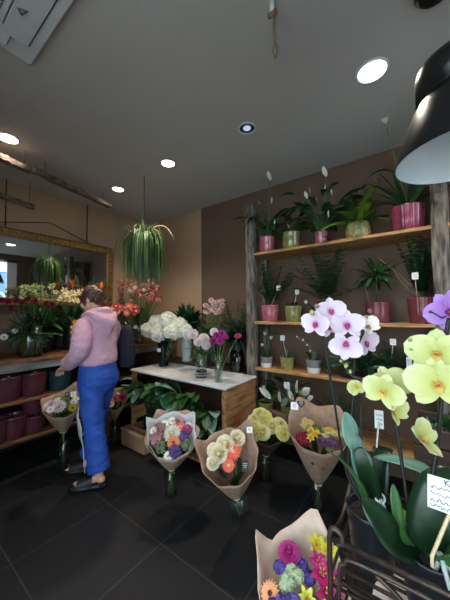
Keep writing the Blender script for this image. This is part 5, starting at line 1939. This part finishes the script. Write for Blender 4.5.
# trunk, neck
mb.loft([ring((0, 0, .80), .12, .1), ring((0, 0, .92), .155, .115), ring((0, -.0, 1.05), .125, .1), ring((0, -.01, 1.2), .145, .11), ring((0, -.01, 1.33), .16, .1), ring((0, -.015, 1.40), .1, .075), ring((0, -.035, 1.44), .056, .056), ring((0.005, -.055, 1.50), .052, .055), ring((.01, -.065, 1.55), .05, .055)])
# head
mb.ell(hl(0, .005, .03), (.074, .094, .088), 20, 14, HM)
mb.ell(hl(0, -.03, -.035), (.06, .066, .075), 18, 12, HM)
mb.ell(hl(0, -.058, -.085), (.03, .028, .024), 12, 8, HM)
mb.tube([hl(0, -.09, .015), hl(0, -.104, -.01), hl(0, -.112, -.027)], [.009, .011, .014], 8)
mb.ell(hl(0, -.094, -.036), (.017, .014, .009), 8, 6, HM)
mb.ell(hl(0, -.09, -.058), (.022, .012, .006), 8, 6, HM)
mb.ell(hl(0, -.088, -.067), (.019, .012, .006), 8, 6, HM)
for s in (-1, 1):
    mb.ell(hl(s * .074, .008, -.01), (.01, .02, .03), 10, 8, HM)
    mb.ell(hl(s * .03, -.082, .022), (.022, .012, .007), 8, 6, HM)
    mb.ell(hl(s * .042, -.07, -.02), (.024, .024, .024), 8, 6, HM)
    a = arms[s]
    mb.tube(curve([a[0] + V((-s * .05, 0, 0)), a[0], a[1], a[2]], 5), [.05] * 6 + [.045] * 2 + [.04] * 3 + [.034] * 2 + [.028] * 3, 12)
    # hand reaching forward and down, resting on the counter edge
    w = a[2]
    fd = (a[2] - a[1]).normalized()
    fd = (fd * .8 + V((0, -.45, -.12))).normalized()
    sd = fd.cross(UP).normalized()
    nm = sd.cross(fd)
    mb.ell(w + fd * .045, (.04, .05, .017), 12, 8, Matrix((sd, fd, nm)).transposed())
    for k, (off, ln) in enumerate(((-.03, .066), (-.01, .078), (.011, .073), (.03, .056))):
        b = w + fd * .08 + sd * off
        mb.tube([b - fd * .03, b, b + fd * ln * .42 - nm * .006, b + fd * ln * .75 - nm * .022, b + fd * ln * .9 - nm * .04], [.0095, .009, .0085, .008, .0065], 8)
    tb_ = w + fd * .025 - sd * s * .032 * -1
    mb.tube([w + fd * .01 + sd * s * .02, w + fd * .04 + sd * s * .045, w + fd * .07 + sd * s * .052 - nm * .012], [.012, .0105, .008], 8)
    # leg and foot
    f = FL if s == 1 else FR
    hipj = V((s * .085, 0, .88))
    knee = V((s * .082, f.y * .45 - .02, .49))
    ank = V((f.x, f.y + .02, .09))
    mb.tube(curve([hipj, knee, ank], 6), [.075, .075, .072, .066, .06, .054, .05, .05, .052, .05, .044, .038, .034], 12)
    fm = Matrix.Rotation(FROT[s], 3, 'Z')

    def FT(x, y, z, f=f, fm=fm): return V((f.x, f.y + .02, 0)) + fm @ V((x, y, z))
    mb.ell(FT(0, .008, .062), (.033, .042, .036), 12, 8)
    mb.tube([FT(0, 0, .085), FT(0, -.07, .066), FT(s * .004, -.15, .047), FT(s * .006, -.185, .044)], [.034, .036, .036, .026], 12)
    for k in range(5):
        x = s * (-.026 + k * .0135)
        mb.tube([FT(x, -.16, .046), FT(x, -.198 + abs(k - .6) * .008, .04), FT(x, -.218 + k * .009, .037)], [.011, .011 if k == 0 else .0085, .007], 7)
remesh(mb, 'body', .0055, pr, 3)

mb = MB(HAIR)
mb.ell(hl(0, .026, .036), (.084, .092, .09), 20, 14, HM)
mb.ell(hl(0, .06, -.02), (.066, .05, .062), 16, 10, HM)
mb.ell(hl(0, .02, .09), (.05, .06, .04), 12, 8, HM)
mb.ell(hl(.0, .105, .01), (.045, .032, .045), 14, 10, HM)
for s in (-1, 1):
    mb.ell(hl(s * .068, -.012, .02), (.018, .05, .05), 10, 8, HM)
    mb.tube([hl(s * .06, -.06, .07), hl(s * .074, -.05, .02), hl(s * .074, -.036, -.03), hl(s * .07, -.03, -.05)], [.012, .012, .009, .005], 6)
remesh(mb, 'hair', .006, pr, 2, .0045, 38)
for s in (-1, 1):
    mb = MB(M('eye_%d' % (s + 1), (40, 30, 26), .2)); mb.ell(hl(s * .03, -.0885, .012), (.012, .009, .008), 10, 8, HM); e = mb.build('eye', None); e.parent = pr

mb = MB(HOOD)
tor = [(.965, .152, .118, 0), (1.0, .162, .13, 0), (1.015, .18, .145, 0), (1.07, .182, .146, .0), (1.15, .178, .14, -.005), (1.25, .186, .138, -.008), (1.31, .185, .13, -.008), (1.37, .145, .115, -.012), (1.42, .10, .095, -.025), (1.47, .076, .082, -.04)]
mb.loft([ring((0, cy, z), rx, ry, 24) for z, rx, ry, cy in tor])
for s in (-1, 1):
    a = arms[s]
    w = a[2] + (a[2] - a[1]).normalized() * .012
    pts = curve([a[0] + V((-s * .06, 0, -.0)), a[0], a[1] + V((s * .01, .015, 0)), w], 5)
    n = len(pts)
    rr = [.06, .064, .068, .072, .074, .076, .077, .08, .08, .082, .08, .076, .072, .068, .062, .045][:n]
    while len(rr) < n: rr.append(.045)
    mb.tube(pts, rr, 14)
    c_ = a[2] + (a[2] - a[1]).normalized() * .0
    mb.tube([c_ - (a[2] - a[1]).normalized() * .03, c_ + (a[2] - a[1]).normalized() * .025], .043, 14)
# hood lying on the back
def hood_fn(u, v):
    # pouch of the hood: a wide V draped from the neckline down the back
    a = (u - .5) * 2
    w = .155 * (1 - v ** 1.6 * .78)
    z = 1.445 - .185 * v + .02 * a * a
    y = .092 + .062 * math.sin(PI * min(1, .12 + v * .88)) * (1 - .45 * a * a) - .05 * a * a + .034 * v
    return V((a * w, y, z))


gq = [[hood_fn(i / 12, j / 8) for j in range(9)] for i in range(13)]
vo = [[mb.bm.verts.new(p) for p in row] for row in gq]
vi = [[mb.bm.verts.new(p + V((0, -.07, 0))) for p in row] for row in gq]
for i in range(12):
    for j in range(8):
        mb.face([vo[i][j], vo[i + 1][j], vo[i + 1][j + 1], vo[i][j + 1]])
        mb.face([vi[i][j + 1], vi[i + 1][j + 1], vi[i + 1][j], vi[i][j]])
for i in range(12):
    mb.face([vo[i + 1][0], vo[i][0], vi[i][0], vi[i + 1][0]])
    mb.face([vo[i][8], vo[i + 1][8], vi[i + 1][8], vi[i][8]])
for j in range(8):
    mb.face([vo[0][j], vo[0][j + 1], vi[0][j + 1], vi[0][j]])
    mb.face([vo[12][j + 1], vo[12][j], vi[12][j], vi[12][j + 1]])
hp_ = []
for k in range(25):
    a = 2 * PI * k / 24
    hp_.append(V((.105 * math.sin(a), -.02 + .098 * -math.cos(a), 1.44 + .03 * -math.cos(a))))
mb.tube(hp_, .036, 10, cap=False)
remesh(mb, 'hooded_sweatshirt', .009, pr, 3, .007, 9)
mb = MB(PANT)
mb.loft([ring((0, 0, 1.01), .165, .128), ring((0, 0, .97), .178, .138), ring((0, .008, .9), .19, .152), ring((0, .008, .83), .192, .15), ring((0, .0, .78), .175, .13), ring((0, -.0, .74), .11, .09)])
for s in (-1, 1):
    f = FL if s == 1 else FR
    pts = curve([V((s * .088, 0, .88)), V((s * .088, f.y * .3, .68)), V((s * .086, f.y * .6 - .005, .45)), V((f.x, f.y + .012, .135))], 5)
    n = len(pts)
    mb.tube(pts, [.105 - .016 * min(1, i / (n - 1) * 1.6) for i in range(n)], 18)
remesh(mb, 'trousers', .009, pr, 3, .010, 8)


def legfront(s, z, off, ang):
    f = FL if s == 1 else FR
    u = (.88 - z) / (.88 - .135)
    c = V((s * .088 * (1 - u) + f.x * u, f.y * u ** 1.0, z))
    r = .105 - .016 * min(1, u * 1.6) + off
    return c + V((math.sin(ang) * r * s, -math.cos(ang) * r, 0))


mb = MB('whitepaper')
zs = [.72, .66, .6, .52, .44, .36, .28, .2, .14]
wd = [.04, .16, .34, .5, .42, .26, .2, .16, .14]
g = []
for z, w in zip(zs, wd):
    g.append([mb.bm.verts.new(legfront(1, z, .014 + (.02 if abs(z - .5) < .1 else 0), .98 + w * (k + .25))) for k in (-1, -.3, .3, 1)])
for i in range(len(zs) - 1):
    for j in range(3): mb.face([g[i][j], g[i][j + 1], g[i + 1][j + 1], g[i + 1][j]])
o = mb.build('side_stripe', None, solid=.004); o.parent = pr
mb = MB('whitepaper')
g = []
for z, w in zip((.6, .54, .46, .40, .35), (.03, .1, .11, .1, .07)):
    g.append([mb.bm.verts.new(legfront(-1, z, .014, -1.25 + w * k)) for k in (-1, 0, 1)])
for i in range(4):
    for j in range(2): mb.face([g[i][j], g[i][j + 1], g[i + 1][j + 1], g[i + 1][j]])
o = mb.build('side_stripe', None, solid=.004); o.parent = pr

for s in (-1, 1):
    f = FL if s == 1 else FR
    fm = Matrix.Rotation(FROT[s], 3, 'Z')

    def FT(x, y, z, f=f, fm=fm): return V((f.x, f.y + .02, 0)) + fm @ V((x, y, z))
    mb = MB('blackmatte')
    out = []
    for (y, w) in ((.062, .02), (.045, .038), (-.02, .042), (-.08, .047), (-.15, .052), (-.2, .046), (-.242, .022)):
        out.append([FT(w, y, .001), FT(w * 1.04, y, .018), FT(w, y, .034), FT(-w, y, .034), FT(-w * 1.04, y, .018), FT(-w, y, .001)])
    mb.loft(out)
    for (y0_, y1_, r0_, r1_, z0_, z1_) in ((-.175, -.055, .052, .046, .078, .108), (-.03, .055, .044, .034, .10, .085)):
        def fn(u, v, y0_=y0_, y1_=y1_, r0_=r0_, r1_=r1_, z0_=z0_, z1_=z1_):
            a = PI * u
            r_ = r0_ + (r1_ - r0_) * v
            return FT(r_ * math.cos(a) * 1.02, y0_ + (y1_ - y0_) * v, .02 + (z0_ + (z1_ - z0_) * v - .02) * max(0, math.sin(a)) ** .6)
        if y0_ < -.1: mb.sheet(fn, 12, 4)
        else:
            mb.sheet(lambda u, v: FT(.047 * math.cos(PI * u), .005 + .055 * math.sin(PI * u), .02 + .035 * v), 12, 3)
    o = mb.build('sandal', None, solid=.0)
    o.parent = pr

# navy bag hung from the far shoulder
Rz = Matrix.Rotation(R(-76), 3, 'Z')


def pw(x, y, z): return V((fp.x, fp.y, 0)) + Rz @ V((x, y, z))


bg = thing('shoulder_bag', pw(-.25, .09, .95), 'navy blue bag hanging at the back of the person in pink', 'bag')
NAVY = M('navy_cloth', (14, 17, 32), .85, var=.12)
mb = MB(NAVY)
rings = []
for z, rx, ry in ((.93, .04, .065), (.95, .055, .09), (1.03, .062, .1), (1.15, .058, .094), (1.27, .045, .07), (1.33, .025, .04)):
    rings.append([pw(-.24 + rx * math.cos(a), .095 + ry * math.sin(a), z) for a in [2 * PI * k / 20 for k in range(20)]])
mb.loft(rings); mb.build('bag_body', bg)
mb = MB(NAVY)
mb.tube(curve([pw(-.24, .095, 1.31), pw(-.2, .08, 1.37), pw(-.16, .02, 1.425), pw(-.19, -.09, 1.38), pw(-.26, .0, 1.2)], 6), .011, 8); mb.build('strap', bg)
mb = MB('blackmatte'); mb.tube(curve([pw(-.28, .168, 1.14), pw(-.24, .192, 1.15), pw(-.2, .172, 1.14)], 5), .004, 6); mb.build('zip', bg)

# ------------------------------------------------------------------ light
w = bpy.data.worlds.new('day')
sc.world = w
w.use_nodes = True
nt = w.node_tree
nt.nodes.clear()
bgn = nt.nodes.new('ShaderNodeBackground')
bgn.inputs['Color'].default_value = (.80, .90, 1.0, 1)
bgn.inputs['Strength'].default_value = 6.2
wo = nt.nodes.new('ShaderNodeOutputWorld')
nt.links.new(bgn.outputs['Background'], wo.inputs['Surface'])
sl = bpy.data.lights.new('sun', 'SUN')
sl.energy = 14
sl.angle = R(.5)
sl.color = (1, .96, .9)
so = bpy.data.objects.new('sun', sl)
COL.objects.link(so)
so.rotation_euler = V((-.38, .42, .82)).to_track_quat('Z', 'Y').to_euler()
for (sx, sy, loc, rot) in ((WZ1 - WZ0, WY1 - WY0, (XR + .11, (WY0 + WY1) / 2, (WZ0 + WZ1) / 2), (0, R(90), 0)),
                           (FX1 - FX0, FZ1 - FZ0, ((FX0 + FX1) / 2, YF - .11, (FZ0 + FZ1) / 2), (R(90), 0, 0))):
    pl = bpy.data.lights.new('window_portal', 'AREA')
    pl.shape = 'RECTANGLE'
    pl.size, pl.size_y = sx, sy
    pl.cycles.is_portal = True
    po = bpy.data.objects.new('window_portal', pl)
    COL.objects.link(po)
    po.location, po.rotation_euler = loc, rot

sc.view_settings.view_transform = 'Standard'
sc.view_settings.look = 'None'
sc.view_settings.gamma = 1
sc.view_settings.exposure = 0.0
sc.view_settings.use_curve_mapping = False
sc.cycles.use_denoising = True
sc.cycles.max_bounces = 8
sc.cycles.transparent_max_bounces = 16
sc.cycles.sample_clamp_indirect = 4

# leaves and heads rest against the walls instead of passing through them
bpy.context.view_layer.update()
for o in list(COL.objects):
    if o.type != 'MESH' or o.parent is None or o.rotation_mode == 'QUATERNION':
        continue
    if o.name.split('.')[0] not in ('foliage', 'broad_leaves', 'trailing_foliage', 'stem', 'leaf', 'flower', 'flower_stalk', 'bare_branches'):
        continue
    base = wloc(o.parent) + o.location
    if o.parent.name.startswith('person'):
        continue
    lim = XL + (.075 if base.z > ZK - .01 else .03)
    for v in o.data.vertices:
        p = v.co + base
        if p.x < lim: v.co.x = lim - base.x + (lim - p.x) * .04
        if p.y > YB - .012: v.co.y = YB - .012 - base.y - (p.y - YB) * .04
for o in COL.objects:
    if o.parent is not None and o.parent.parent is None and o.rotation_mode == 'QUATERNION':
        w_ = o.location + o.parent.location
        k_ = max(o.scale)
        if w_.x < XL + .075 + k_: o.location.x += XL + .075 + k_ - w_.x
        if w_.y > YB - .02 - k_: o.location.y += YB - .02 - k_ - w_.y
